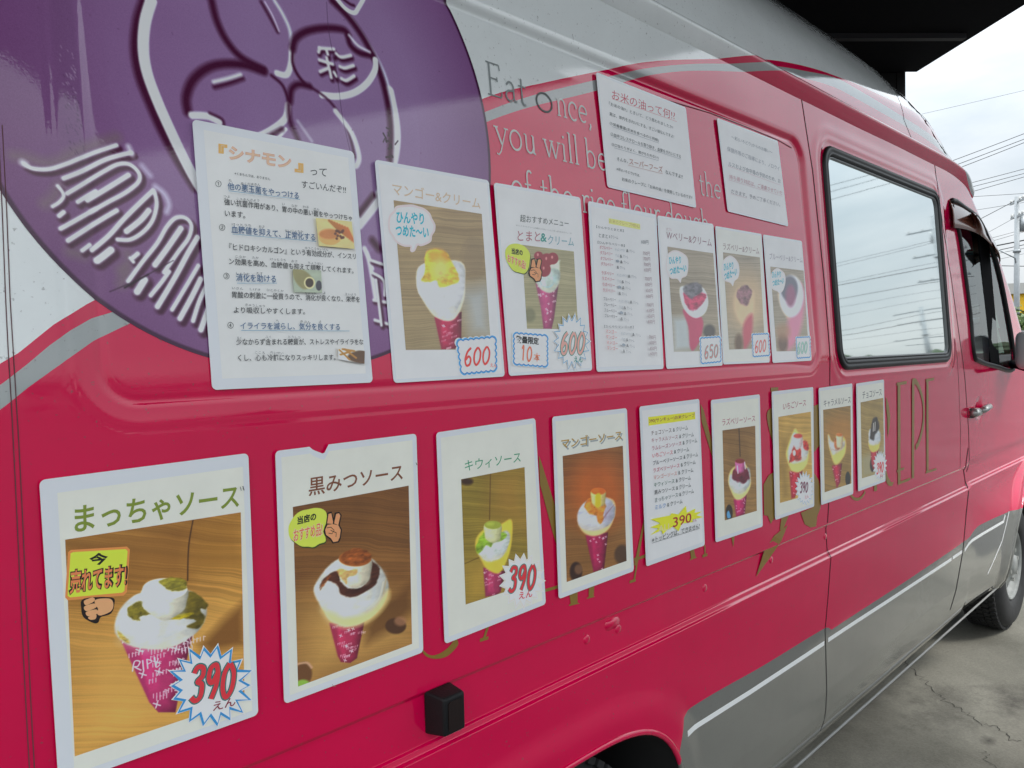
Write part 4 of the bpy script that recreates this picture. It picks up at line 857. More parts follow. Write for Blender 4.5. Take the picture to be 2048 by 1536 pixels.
def serif(s,x0,x1,z0,xh,mb,off=.001):
    tot=sum(G[c][1] for c in s);sx=(x1-x0)/tot;cx=x0;kk=0
    for c in s:
        for P,w_ in G[c][0]:
            kk+=1;P=[np.array((cx+p[0]*sx,z0+p[1]*xh)) for p in P];V=[];F=[];wd=w_*xh
            for i,p in enumerate(P):
                t_=P[min(i+1,len(P)-1)]-P[max(i-1,0)];t_/=np.linalg.norm(t_)+1e-9;q=np.array([-t_[1],t_[0]])*wd/2
                for sg in(1,-1):
                    r=p+sg*q;V.append((r[0],float(base_y(r[0],r[1]))-off-kk*.00002,r[1]))
            F=[(2*i,2*i+1,2*i+3,2*i+2) for i in range(len(P)-1)];mb.add(V,F)
        cx+=G[c][1]*sx
eatvinyl=mat('grey_vinyl',(.26,.29,.29),rough=.4);silvinyl=mat('silver_vinyl',(.66,.67,.65),rough=.3,coat=.6,coat_r=.08)
wx=lambda a,b:float(W(a,b)[0])
for s,a,b,z0 in(('Eat',wx(974,190),wx(1056,210),2.066),('o',wx(1070,215),wx(1111,224),2.066),('nce,',wx(1113,224),wx(1186,245),2.066),('you',wx(988,260),wx(1074,300),1.970),('will',wx(1087,300),wx(1160,325),1.970),('be',wx(1171,330),wx(1216,345),1.970),('the',wx(1399,385),wx(1443,395),1.970),('of',wx(1018,350),wx(1064,372),1.868),('the',wx(1080,380),wx(1147,400),1.868),('rice',wx(1163,410),wx(1232,420),1.868),('flour',wx(1243,425),wx(1321,435),1.868),('dough',wx(1329,440),wx(1418,448),1.868)):
    mb=MB();serif(s,a,b,z0,.0385,mb,.0010);mb.build('serif_lettering',eatvinyl if s=='Eat' else silvinyl if s!='o' else mat('bare_black',(.14,.15,.15),rough=.6),van)
# gold lettering, mostly hidden by the menu sheets
gold=mat('gold_vinyl',(.30,.18,.028),rough=.4,coat=.5,coat_r=.06);z6=zt(800,1050,.43945)
_gk=[0]
def gp(z,pts,smooth=False):
    _gk[0]+=1;P=[z(*p) for p in pts]
    if smooth:P=catmull(P,5,True)
    Q=[W(p[0],p[1]) for p in P];off=.0010+_gk[0]*.00002;V=[(q[0],float(base_y(q[0],q[2]))-off,q[2]) for q in Q];mesh('gold_letter_piece',V,tri([(v[0],v[2]) for v in V]),gold,van)
def gs(z,pts,wd,smooth=False):
    _gk[0]+=1;P=[z(*p) for p in pts];P=catmull(P,6) if smooth else P;Q=[W(p[0],p[1]) for p in P];V=[];off=.0010+_gk[0]*.00002
    for i,q in enumerate(Q):
        t_=Q[min(i+1,len(Q)-1)]-Q[max(i-1,0)];t_/=np.linalg.norm(t_);n_=np.array([-t_[2],0,t_[0]])*wd/2
        for sg in(1,-1):
            r=q+sg*n_;V.append((r[0],float(base_y(r[0],r[2]))-off,r[2]))
    mesh('gold_letter_piece',V,[(2*i,2*i+1,2*i+3,2*i+2) for i in range(len(Q)-1)],gold,van)
gp(z6,[(95,560),(130,590),(170,588),(215,560),(250,520),(262,545),(215,595),(160,608),(115,595)],True)
gs(z6,[(362,524),(400,513)],.006);gs(z6,[(400,455),(380,518)],.006)
gp(zP3,[(697,340),(712,380),(812,700),(812,905),(790,840),(705,520)]);gs(zP3,[(735,1170),(830,1143)],.006)
gp(zP3,[(885,1190),(935,1175),(935,1245),(948,1250),(885,1265),(882,1258),(893,1252)]);gp(zP3,[(1005,1150),(1038,1140),(1034,1205),(1044,1208),(992,1222),(992,1215),(1003,1210)])
gs(zP3,[(1352,700),(1282,1112)],.006);gs(zP3,[(1285,977),(1352,960)],.006);gs(zP3,[(1255,1118),(1292,1106)],.006)
gp(zP4,[(553,190),(575,230),(655,540),(663,700),(640,590),(562,330)]);gs(zP4,[(112,1100),(35,1460)],.007);gs(zP4,[(28,1417),(120,1384)],.007)
gp(zP4,[(470,1340),(500,1330),(512,1390),(525,1397),(468,1420),(466,1412),(478,1405)]);gs(zP4,[(585,1300),(588,1378)],.006);gs(zP4,[(568,1388),(606,1374)],.007);gp(zP4,[(795,1230),(822,1225),(810,1318)])
gp(z6,[(1762,0),(1700,50),(1655,120),(1618,236),(1680,150),(1735,70)]);gp(zP4,[(1078,262),(1103,245),(1103,420)]);gp(zP4,[(1055,880),(1103,740),(1103,1060),(1060,1040)],False)
gp(zP5,[(62,430),(100,370),(135,440),(150,620),(140,740),(90,600)],True);gs(zP5,[(100,190),(170,185)],.012);gp(zP5,[(30,1100),(80,1010),(160,960),(160,1370),(100,1475),(70,1400),(35,1390)])
gp(zP5,[(500,350),(575,322),(582,700),(515,790)]);gp(zP5,[(505,970),(560,1060),(580,1220),(575,1330),(545,1400),(535,1500),(480,1510),(425,1480),(388,1370),(500,1320)]);gp(zP5,[(200,1420),(270,1400),(215,1536),(185,1536)])
gs(zP5,[(862,1190),(895,1230),(940,1240),(985,1205),(1005,1165)],.010,True)
gp(z9,[(720,180),(748,260),(766,400),(760,500),(738,640),(735,420),(722,300)]);gp(z9,[(715,960),(740,1060),(775,1120),(806,1118),(785,1165),(752,1160),(728,1130),(716,1080)]);gp(z9,[(588,1150),(618,1145),(622,1212),(588,1222)])
gs(z9,[(862,40),(864,1130)],.030);gs(z9,[(838,46),(945,26)],.011);gs(z9,[(838,1002),(918,966)],.009);gs(z9,[(850,1136),(985,1084)],.010)
gs(z9,[(1018,20),(1014,1078)],.028);gs(z9,[(1005,20),(1040,14),(1082,80),(1120,200),(1134,330),(1128,480),(1105,600),(1072,700),(1045,742)],.022,True)
gs(zP5,[(1604,92),(1604,984)],.026);gs(zP5,[(1588,100),(1668,84)],.011);gs(zP5,[(1588,984),(1690,950)],.009)
# ============================================================ LAMINATED MENU SHEETS
lam=mat('laminate_film',(.85,.88,.92),rough=.3,coat=.8,coat_r=.10,bump=.18,bscale=12)
def paper(c): return mat('paper_%d_%d_%d'%c,lin(c,PG),rough=.6,coat=.75,coat_r=.085,bump=.20,bscale=6,var=.05,vscale=7)
CREAM=(204,203,192);WHITE=(208,211,210);GREYW=(198,204,200)
class Sheet(Plane):
    def __init__(s,corners,name,label,group,pap,brd=(.030,.034,.030,.034),notch=None,out_=None):
        C=[]
        if out_ is None:out_=.0048 if W(*corners[0])[2]<1.52 else (-.0005-.0085*min(max((min(W(*corners[3])[2],1.9)-1.50)/.66,0),1))
        for px,py in corners:
            p=W(px,py,out_,True);C.append(p)
        super().__init__(C);s.k=0
        base=(C[2]+C[3])/2;s.root=empty(name,base,label,'menu poster' if 'menu' in name or 'poster' in name else 'notice',group)
        w_=np.linalg.norm(C[1]-C[0]);h_=np.linalg.norm(C[0]-C[3]);s.w,s.h=w_,h_
        def bil(u,v): return (C[0]*(1-u)+C[1]*u)*(1-v)+(C[3]*(1-u)+C[2]*u)*v
        r=.007;P=[]
        for cu,cv,a0 in((1,0,0),(0,0,90),(0,1,180),(1,1,270)):
            for k in range(6):
                a=math.radians(a0-0+ (90*k/5) if True else 0)
                ox=r*(math.cos(a)-(1 if cu else -1));oy=r*(math.sin(a)-(1 if cv==0 else -1));P.append((cu+ox/w_,cv-oy/h_))
        if notch:
            k=[i for i in range(len(P))];ins=[(u,v) for u,v in notch];P=P[:6]+ins+P[6:]
        V=[];n=len(P);jr=random.Random(len(name)+int(corners[0][0]))
        for off in(0,.0009):
            V+=[bil(u,v)+s.n*off for u,v in P]
        F=[tuple(n+i for i in t_) for t_ in tri([(u*w_,-v*h_) for u,v in P])]+[tuple(i for i in t_[::-1]) for t_ in tri([(u*w_,-v*h_) for u,v in P])]+[(i,(i+1)%n,n+(i+1)%n,n+i) for i in range(n)]
        s.sheet=mesh('laminate',V,F,lam,s.root)
        l_,t_,r_,b_=[b*.30 for b in brd];U=[(l_/w_,t_/h_),(1-r_/w_,t_/h_),(1-r_/w_,1-b_/h_),(l_/w_,1-b_/h_)]
        if notch: U=[U[0],(notch[-1][0]-.004,U[0][1])]+[(u,v+.025) for u,v in notch[::-1]]+[(notch[0][0]+.004,U[0][1])]+U[1:]
        V=[bil(u,v)+s.n*.00105 for u,v in U];mesh('paper',V,tri([(u*w_,-v*h_) for u,v in U]),paper(pap),s.root)
    def photo(s,q,cv,name,parent=None,bump=.05):
        o_=s.lift();V=[s.pt(x,y,o_) for x,y in q];im=cv.image(name+'_print',1.85)
        return mesh('photo',V,[(0,3,2,1)],print_mat(name+'_photo',im,rough=.45,coat=.8,coat_r=.07,bump=bump),parent or s.root,uv=[(0,1),(1,1),(1,0),(0,0)])
DG={'3':[(.1,.82),(.35,1),(.78,.95),(.78,.72),(.42,.56),(.78,.46),(.74,.12),(.36,0),(.02,.12)],'9':[(.82,.74),(.62,1),(.22,.92),(.12,.62),(.42,.48),(.8,.78),(.74,.4),(.42,0)],'0':[(.5,1),(.14,.7),(.12,.25),(.42,0),(.82,.25),(.88,.7),(.55,1)],
'6':[(.80,1),(.36,.78),(.12,.36),(.30,.02),(.70,.06),(.82,.36),(.52,.52),(.2,.34)],'5':[(.84,.98),(.30,1),(.2,.60),(.6,.62),(.84,.32),(.6,.02),(.12,.08)],'1':[(.2,.8),(.5,1),(.46,0)]}
def numerals(S,txt,a,b,h,col,g,z,wd,sh=.22):
    n=len(txt);k=ZS(z)
    for i,ch in enumerate(txt):
        P=[]
        for x,y in DG[ch]:
            u=(i+.04+.86*x+(y-.5)*sh*.9)/n;P.append((a[0]+(b[0]-a[0])*u,a[1]+(b[1]-a[1])*u-h*(.02+.95*y)))
        q0,q1=[S.pt(*z(*p),0) for p in (a,(a[0],a[1]-h))];S.line('numeral',P,np.linalg.norm(q1-q0)*wd,ink(col),g,z=z,smooth=True)
def starpts(c,rx,ry,n,inn=.78,rot=0,skew=0,seed=0):
    r=random.Random(seed);P=[]
    for k in range(2*n):
        a=math.pi*k/n+rot;q=(1+.06*r.uniform(-1,1)) if k%2==0 else inn;P.append((c[0]+rx*q*math.cos(a)+skew*ry*q*math.sin(a),c[1]+ry*q*math.sin(a)))
    return P
def scallop(q,nx,ny,d):
    P=[]
    q=[np.array(p,float) for p in q]
    for i,nn in zip(range(4),(nx,ny,nx,ny)):
        a,b=q[i],q[(i+1)%4];t=b-a;nv=np.array([t[1],-t[0]]);nv/=np.linalg.norm(nv)
        for k in range(nn):
            for f,e in((0,0),(.25,.75),(.5,1),(.75,.75)):P.append(tuple(a+t*(k+f)/nn+nv*d*e))
    return P
def scale_pts(P,f):
    c=np.mean(np.array(P),0);return [tuple(c+(np.array(p)-c)*f) for p in P]
BLUE=(45,130,185)
def burst_tag(S,z,c,rx,ry,n=16,col=BLUE,txt='390',a=None,b=None,h=None,tc=(205,45,60),oc=(30,110,105),yen=None,skew=0,seed=0,bg=(214,218,212),inn=.76,outl=True,sh=.22):
    g=empty('price_tag',S.pt(*z(*c),.002),parent=S.root)
    S.poly('tag_card',starpts(c,rx*1.10,ry*1.10,n,inn*.98,0,skew,seed),ink(bg),g,z=z)
    S.line('tag_border',starpts(c,rx,ry,n,inn,0,skew,seed),.0028*rx*ZS(z)/55+.0006,ink(col),g,z=z,closed=True)
    if a:
        if outl:numerals(S,txt,a,b,h,oc,g,z,.21,sh)
        numerals(S,txt,a,b,h,tc,g,z,.135,sh)
    if yen:S.text('えん',yen[0],yen[1],yen[2],yen[3] if len(yen)>3 else tc,g,z,off=.012)
    return g
def ZS(z): return z(1,0)[0]-z(0,0)[0]
def cloud_tag(S,z,q,txt,a,b,h,tc=(205,60,55),oc=None,nx=7,ny=5,yen=None,bw=.0035):
    g=empty('price_tag',S.pt(*z(*q[0]),.002),parent=S.root);d=(q[1][0]-q[0][0])*.035
    P=scallop(q,nx,ny,d)
    S.poly('tag_card',scale_pts(P,1.10),ink((214,218,212)),g,z=z);S.line('tag_border',scale_pts(P,1.0),bw,ink((70,150,200)),g,z=z,closed=True);S.line('tag_border',scale_pts(P,.965),bw*.35,ink((30,100,170)),g,z=z,closed=True)
    if oc:numerals(S,txt,a,b,h,oc,g,z,.17,.12)
    numerals(S,txt,a,b,h,tc,g,z,.10 if oc else .125,.12)
    if yen:S.text('えん',*yen,tc,g,z)
    return g
def bubble(S,z,P,l1,l2,parent=None):
    g=empty('speech_sticker',S.pt(*z(*P[0]),.002),parent=S.root)
    S.poly('sticker_card',P,ink((216,216,214)),g,True,z=z);S.line('sticker_border',scale_pts(P,.95),.0035*ZS(z)*(max(p[0] for p in P)-min(p[0] for p in P))/97+.0003,ink((228,190,190)),g,z=z,smooth=True,closed=True)
    for (tx,a,b,h) in(l1,l2):S.text(tx,a,b,h,(20,160,178),g,z,off=.030)
    return g
# ---- painted crepe photographs
WOOD=((120,78,28),(178,128,58),(200,150,72));WOODD=((84,50,22),(128,84,40),(140,100,50));WOODG=((120,98,66),(150,128,90),(140,126,96));WOODY=((140,104,40),(200,162,80),(206,170,92));OLIVE=((98,82,26),(140,118,44),(132,110,46))
PINK=(160,28,66);CRM=(220,222,212);YEL=(216,190,104)
def cone(cv,z,P,col=PINK,marks=18,seed=1,txt=False):
    P=[z(*p) for p in P];cv.poly(P,col,1.3,False,tex=.15,shade=.5,seed=seed);r=random.Random(seed);A=np.array(P);cv.poly([P[0],((P[0][0]*.75+P[1][0]*.25),(P[0][1]*.75+P[1][1]*.25)),P[-1]],tuple(int(c*.82) for c in col),3,False,.6)
    x0,y0=A.min(0);x1,y1=A.max(0)
    from_=0
    for _ in range(marks*4):
        x=r.uniform(x0,x1);y=r.uniform(y0,y1);ins=False;n=len(P)
        for i in range(n):
            a,b=P[i],P[(i+1)%n]
            if (a[1]>y)!=(b[1]>y) and x<(b[0]-a[0])*(y-a[1])/(b[1]-a[1])+a[0]:ins=not ins
        if not ins:continue
        from_+=1
        if from_>marks:break
        w_=(x1-x0)*.05
        if txt and r.random()<.7:
            for k in range(r.randint(3,5)):
                xx=x+k*w_*.9;cv.stroke([(xx,y-w_*.6-k*w_*.25),(xx,y+w_*.5-k*w_*.25)],w_*.22,(226,190,198),.4,False,.9)
                if r.random()<.6:cv.stroke([(xx,y-w_*.6-k*w_*.25),(xx+w_*.5,y-w_*.5-k*w_*.25)],w_*.2,(226,190,198),.4,False,.8)
        else:
            for an in(.3,1.87):cv.stroke([(x-w_*math.cos(an),y-w_*math.sin(an)),(x+w_*math.cos(an),y+w_*math.sin(an))],w_*.35,(230,200,206),.4,False,.9)
def cream(cv,z,P,seed=0,col=CRM,sh=(176,180,182)):
    P=[z(*p) for p in P];col=tuple(int(v*.93) for v in col);cv.poly(P,col,2.0,True,rag=1.6,seed=seed,tex=.20,shade=.22);A=np.array(P);c=A.mean(0);r=random.Random(seed);d=A.max(0)-A.min(0)
    lo=sorted(P,key=lambda p:p[1])[-max(3,len(P)//3):];lo=sorted(lo,key=lambda p:p[0]);cv.stroke([(p[0]*.86+c[0]*.14,p[1]*.86+c[1]*.14) for p in lo],d[0]*.09,(204,192,160),d[0]*.09,al=.55);cv.stroke([(c[0]+d[0]*.36,c[1]-d[1]*.2),(c[0]+d[0]*.38,c[1]+d[1]*.1)],d[0]*.08,sh,d[0]*.1,al=.6)
    for _ in range(7):
        a=r.uniform(0,6.28);cv.stroke([(c[0]+d[0]*.3*math.cos(a+t),c[1]+d[1]*.3*math.sin(a+t)) for t in(0,.35,.7)],d[0]*.03,sh,d[0]*.03,al=.5)
def tube_(cv,z,c,rx,h,top,side=(214,206,180),ry=None):
    x,y=z(*c);k=ZS(z);rx*=k;h*=k;ry=rx*.42;cv.poly([(x-rx,y),(x-rx*.97,y+h*.6),(x-rx*.8,y+h),(x,y+h+ry),(x+rx*.8,y+h),(x+rx*.97,y+h*.6),(x+rx,y),(x,y-ry)],side,1.5,tex=.15,shade=.35,seed=5)
    cv.stroke([(x+rx*.75,y+ry),(x+rx*.7,y+h)],rx*.3,tuple(int(v*.78) for v in side),rx*.2,al=.7);cv.ell((x,y),rx,ry*1.15,top,1.4);cv.ell((x-rx*.3,y-ry*.3),rx*.35,ry*.3,tuple(min(255,int(v*1.25+12)) for v in top),rx*.3,al=.7)
def sauce(cv,z,P,col,seed=0,rag=2.2,al=.95): cv.poly([z(*p) for p in P],col,1.8,True,al,rag=rag,seed=seed,tex=.5,shade=.1)
BW='crepe menu sheets in the upper row';BL='crepe menu sheets in the lower row'
# ---- lower row 1: matcha
S=Sheet([(78,960),(496,906),(516,1429),(117,1573)],'menu_poster','laminated sheet with green matcha title and neon yellow square sticker, nearest of the lower row',BL,CREAM,brd=(.06,.06,.03,.03))
z=zP1;q=[z(163,466),z(985,338),z(1003,1212),z(208,1480)];c=Canvas(q,520,760,(150,100,40));c.wood(WOOD,-.35,3,6)
c.poly([z(163,466),z(765,372),z(738,660),z(163,760)],(112,70,24),26,False,.55);c.poly([z(765,372),z(985,338),z(998,600),z(740,640)],(128,84,26),20,False,.5);c.poly([z(170,900),z(600,800),z(1000,760),z(1000,1240),z(210,1480)],(214,164,84),50,False,.5)
c.stroke([z(762,372),z(742,500),z(738,660)],2.5,(60,34,14),1);c.poly([z(1000,760),z(1003,960),z(830,1000),z(800,960),z(900,850)],(96,58,22),14,False,.8)
cone(c,z,[(420,925),(765,905),(700,1180),(680,1275),(600,1275),(560,1230)],(180,48,100),46,2,True);c.stroke([z(480,1085),z(490,1040),z(515,1040),z(505,1062),z(490,1065),z(520,1080)],2.4,(232,200,212),.5);c.stroke([z(528,1035),z(532,1078)],2.4,(232,200,212),.5);c.stroke([z(548,1030),z(552,1072)],2.4,(232,200,212),.5);c.stroke([z(552,1030),z(572,1038),z(552,1052)],2,(232,200,212),.5);c.stroke([z(585,1020),z(590,1064),z(606,1058)],2.2,(232,200,212),.5)
cream(c,z,[(400,905),(402,850),(425,790),(470,745),(530,715),(640,690),(740,705),(815,760),(825,830),(780,905),(700,960),(600,985),(500,975),(430,945)],4,(228,226,214));sauce(c,z,[(410,895),(440,920),(465,945),(460,955),(420,930)],(190,160,70),1,1)
sauce(c,z,[(455,800),(470,780),(520,755),(535,790),(575,815),(520,830),(515,850),(470,835)],(108,96,22),3);sauce(c,z,[(700,745),(740,712),(800,735),(830,775),(822,800),(800,795),(820,840),(790,885),(745,885),(735,872),(780,850),(720,835),(640,840),(610,815),(690,800),(725,780)],(92,78,16),5,3);sauce(c,z,[(615,820),(700,818),(770,810),(720,838),(640,838)],(170,150,20),7)
tube_(c,z,(632,700),104,105,(226,222,200),(224,218,196));sauce(c,z,[(605,665),(650,648),(710,650),(735,672),(728,700),(690,712),(650,705),(625,685)],(122,112,30),9)
S.photo(q,c,'matcha')
S.text('まっちゃソース',(207,438),(977,318),128,(112,128,44),S.root,z,off=.018,name='title_lettering')
g=empty('sticker',S.pt(*z(165,520),.002),parent=S.root);P=[(185,520),(180,512),(450,500),(462,506),(466,515),(448,715),(440,724),(172,748),(164,738)]
S.poly('sticker_card',[(176,524),(190,514),(452,498),(466,512),(452,712),(436,728),(176,750),(163,736)],ink((238,128,66)),g,z=z);S.poly('sticker_face',[(188,530),(200,524),(446,510),(455,520),(440,705),(430,714),(186,736),(174,728)],ink((190,214,60)),g,z=z)
S.text('今',(275,590),(363,580),58,(18,22,18),g,z,off=.04);S.text('売れてます!',(178,728),(456,688),122,(24,20,18),g,z,off=.085,shear=.1);S.text('売れてます!',(184,722),(448,684),112,(240,118,72),g,z,off=.022,shear=.1)
S.poly('hand_outline',[(250,742),(380,736),(392,772),(376,812),(330,828),(318,852),(296,856),(250,830),(238,790)],ink((24,14,12)),g,True,z=z)
for P in([(256,748),(292,736),(300,752),(262,772),(250,760)],[(252,778),(300,764),(308,782),(262,800)],[(260,804),(308,792),(312,812),(270,824)],[(270,828),(306,816),(304,836),(280,840)],[(300,752),(320,742),(372,742),(388,768),(376,800),(330,820),(312,812),(316,790),(306,772)]):S.poly('hand_finger',P,ink((240,150,104)),g,True,z=z)
burst_tag(S,z,(842,1148),188,186,18,BLUE,'390',(752,1225),(962,1200),165,(196,48,58),(28,104,100),yen=((852,1268),(958,1240),42,(120,30,50)),seed=1,inn=.74)
S.line('crease_mark',[(980,218),(985,236)],.0008,ink((60,60,60)),S.root,z=z);S.line('crease_mark',[(992,215),(998,235)],.0012,ink((50,50,50)),S.root,z=z)
def hand_v(S,z,x,y,s,g):
    T=lambda P:[(x+a*s,y+b*s) for a,b in P]
    S.poly('hand_outline',T([(-8,-6),(2,-30),(10,-92),(34,-98),(46,-60),(52,-92),(78,-96),(92,-78),(80,-20),(94,6),(86,60),(76,80),(40,86),(24,62),(-6,40),(-14,18)]),ink((22,14,12)),g,z=z)
    for P in([(8,-30),(16,-84),(32,-88),(42,-40),(40,-26)],[(48,-30),(60,-84),(76,-88),(84,-74),(72,-20)],[(-4,8),(10,-22),(40,-26),(72,-20),(86,8),(80,50),(70,72),(44,78),(30,56),(2,36)]):S.poly('hand_finger',T(P),ink((246,140,96)),g,z=z)
    S.line('hand_crease',T([(6,-4),(30,-8),(48,10),(36,30),(16,26)]),.0009*s+.0002,ink((30,16,12)),g,z=z);S.line('hand_crease',T([(28,10),(60,24),(58,48)]),.0009*s+.0002,ink((30,16,12)),g,z=z)
def reco(S,z,P,t1,t2,hx,hy,hs):
    g=empty('sticker',S.pt(*z(*P[0]),.002),parent=S.root);S.poly('sticker_shadow',[(x+4*hs,y+7*hs) for x,y in P],ink((40,60,20)),g,True,z=z);S.poly('sticker_card',P,ink((192,214,74)),g,True,z=z)
    S.text('当店の',*t1,(20,30,22),g,z,off=.04);a,b,h=t2;S.text('おすすめ品!',(a[0]-3*hs,a[1]+3*hs),(b[0]+3*hs,b[1]+3*hs),h+6*hs,(246,190,160),g,z,off=.06);S.text('おすすめ品!',a,b,h,(232,100,66),g,z,off=.012);hand_v(S,z,hx,hy,hs,g)
# ---- lower row 2: black syrup
S=Sheet([(550,902),(832,867),(846,1304),(568,1408)],'menu_poster','laminated sheet with brown kanji title, torn top edge and peace hand sticker',BL,CREAM,notch=[(.345,.0),(.315,.032),(.30,.034),(.25,.018),(.235,.012),(.215,.0)])
z=zP2;q=[z(145,460),z(758,347),z(776,1184),z(173,1410)];c=Canvas(q,440,700,(120,80,36));c.wood(WOODD,-.3,7,5);c.poly([z(160,1000),z(400,900),z(776,1020),z(776,1184),z(173,1410)],(190,148,80),60,False,.75);c.poly([z(145,460),z(758,347),z(765,560),z(150,700)],(92,58,24),60,False,.5)
c.poly([z(520,1100),z(640,960),z(775,860),z(778,1000),z(700,1090),z(540,1180)],(82,50,22),14,False,.75);c.ell(z(690,1090),55*.378,42*.378,(70,44,26),2);c.ell(z(715,1065),32*.378,25*.378,(150,104,74),3,al=.7);c.ell(z(205,1340),42*.378,60*.378,(96,62,36),2);c.ell(z(200,1395),34*.378,22*.378,(124,160,60),2);c.stroke([z(175,1290),z(220,1285),z(245,1310)],4,(180,140,110),1.5)
cone(c,z,[(340,1075),(525,1070),(508,1150),(485,1260),(450,1285),(400,1280),(385,1250)],(160,44,74),26,3,True);cream(c,z,[(258,905),(290,830),(370,745),(480,720),(580,745),(640,830),(652,905),(610,1000),(540,1060),(440,1095),(350,1065),(300,1000)],2,(222,220,206))
c.poly([z(300,1000),z(420,1045),z(560,1010),z(645,900),z(655,950),z(600,1030),z(520,1080),z(430,1098),z(350,1068)],(214,190,120),6,True,.8)
sauce(c,z,[(285,890),(300,850),(340,815),(385,800),(400,850),(440,890),(520,880),(560,800),(560,745),(605,790),(590,860),(540,905),(455,940),(400,920),(385,880),(330,850),(300,880)],(60,26,16),3);sauce(c,z,[(290,900),(310,850),(350,820),(330,850),(305,880)],(120,62,26),5)
tube_(c,z,(475,735),86,120,(150,82,32),(224,214,186));sauce(c,z,[(400,720),(440,690),(500,680),(550,700),(560,735),(520,765),(450,765),(410,745)],(128,66,26),8);sauce(c,z,[(385,790),(440,795),(485,790),(480,820),(440,830),(430,870),(415,850),(390,820)],(190,130,50),9,al=.7);c.stroke([z(625,860),z(600,950),z(540,1000)],3,(196,190,170),2);c.stroke([z(640,840),z(625,920)],2,(170,150,110),2)
S.photo(q,c,'syrup');S.text('黒みつソース',(228,404),(727,318),96,(112,66,42),S.root,z,off=.012,name='title_lettering')
reco(S,z,[(122,570),(135,535),(160,500),(190,480),(225,472),(262,465),(300,470),(322,492),(325,540),(312,590),(318,640),(285,655),(255,672),(225,670),(190,668),(160,650),(128,620)],((168,556),(268,530),44),((148,646),(300,608),66),318,574,.92)
c_=[(368,1400),(360,1412),(352,1408)];S.line('crease_mark',[(352,1398),(362,1410),(372,1404)],.0007,ink((120,110,100)),S.root,z=z);S.line('crease_mark',[(795,225),(800,238)],.0012,ink((60,60,60)),S.root,z=z)
# ---- lower row 3: kiwi
S=Sheet([(872,865),(1070,836),(1091,1208),(889,1288)],'menu_poster','laminated sheet with thin green katakana title and pale pink zigzag price tag',BL,CREAM)
z=zP3;q=[z(219,487),z(609,412),z(634,1132),z(247,1256)];c=Canvas(q,330,560,(120,98,36));c.wood(OLIVE,-.25,11,6);c.stroke([z(398,455),z(392,730)],2,(70,50,16),1);c.stroke([z(240,1005),z(330,965)],1.6,(70,50,16),1);c.poly([z(245,1020),z(400,960),z(480,1200),z(247,1256)],(168,130,52),20,False,.6);c.poly([z(400,450),z(605,415),z(625,800),z(400,700)],(150,104,40),30,False,.5);c.ell(z(255,500),12,7,(50,30,16),3)
cone(c,z,[(355,1030),(490,1050),(460,1180),(430,1200),(368,1208)],(156,50,84),18,4,True);c.poly([z(305,900),z(320,830),z(380,780),z(460,760),z(528,735),z(528,870),z(500,980),z(450,1062),z(380,1040),z(340,980)],(206,176,60),2);cream(c,z,[(325,930),(350,870),(400,840),(500,800),(515,870),(470,960),(390,990),(340,965)],3,(214,222,214));sauce(c,z,[(305,915),(340,830),(380,800),(470,810),(500,830),(470,860),(420,870),(400,905),(370,890),(330,940)],(124,158,38),3);tube_(c,z,(412,765),52,90,(138,146,52),(208,206,150))
S.photo(q,c,'kiwi');S.text('キウィソース',(242,440),(585,382),68,(34,132,92),S.root,z,off=.0,name='title_lettering')
burst_tag(S,z,(592,1110),128,160,17,(226,196,184),'390',(512,1180),(682,1158),152,(196,50,58),(40,120,110),yen=((572,1225),(655,1208),44,(190,50,70)),seed=2,inn=.78,bg=(212,214,204))
# ---- lower row 4: mango
S=Sheet([(1104,833.5),(1253,816),(1267,1142),(1117,1198)],'menu_poster','laminated sheet with shadowed gold mango title and no price tag',BL,CREAM)
z=zP4 if False else zP3;q=[z(843,344),z(1213,281),z(1236,988),z(868,1118)];c=Canvas(q,300,540,(110,70,36));c.wood(WOODD,-.2,21,6);c.ell(z(1060,560),60,70,(170,80,20),30,al=.8);c.ell(z(925,1055),38*.33,60*.33,(44,24,16),2);c.ell(z(940,1040),24*.33,30*.33,(120,84,56),2,al=.7);c.ell(z(1210,950),16,20,(70,48,30),3)
cone(c,z,[(985,830),(1122,812),(1098,1035),(1035,1056)],(156,26,72),12,5);c.poly([z(935,720),z(975,640),z(1060,600),z(1150,610),z(1168,680),z(1140,770),z(1090,820),z(1020,835),z(960,800)],(218,180,120),2);cream(c,z,[(934,710),(955,650),(1010,610),(1120,600),(1165,660),(1150,740),(1090,790),(1000,800),(945,770)],5,(200,202,216),(150,130,150))
for a_ in range(7):c.stroke([z(1160-a_*9,640+a_*10),z(1110-a_*6,700+a_*10)],1.6,(140,110,120),1,al=.7)
sauce(c,z,[(975,650),(1000,610),(1060,600),(1105,640),(1100,680),(1085,750),(1060,752),(1050,710),(1010,700),(990,680)],(214,118,30),4);tube_(c,z,(1062,560),44,80,(224,90,24),(222,200,120));c.stroke([z(1060,590),z(1060,640)],12,(224,170,30),2)
S.photo(q,c,'mango');S.text('マンゴーソース',(842,312),(1216,252),66,(140,146,146),S.root,z,off=.03,name='title_shadow');S.text('マンゴーソース',(834,300),(1206,242),64,(160,128,50),S.root,z,off=.012,name='title_lettering')
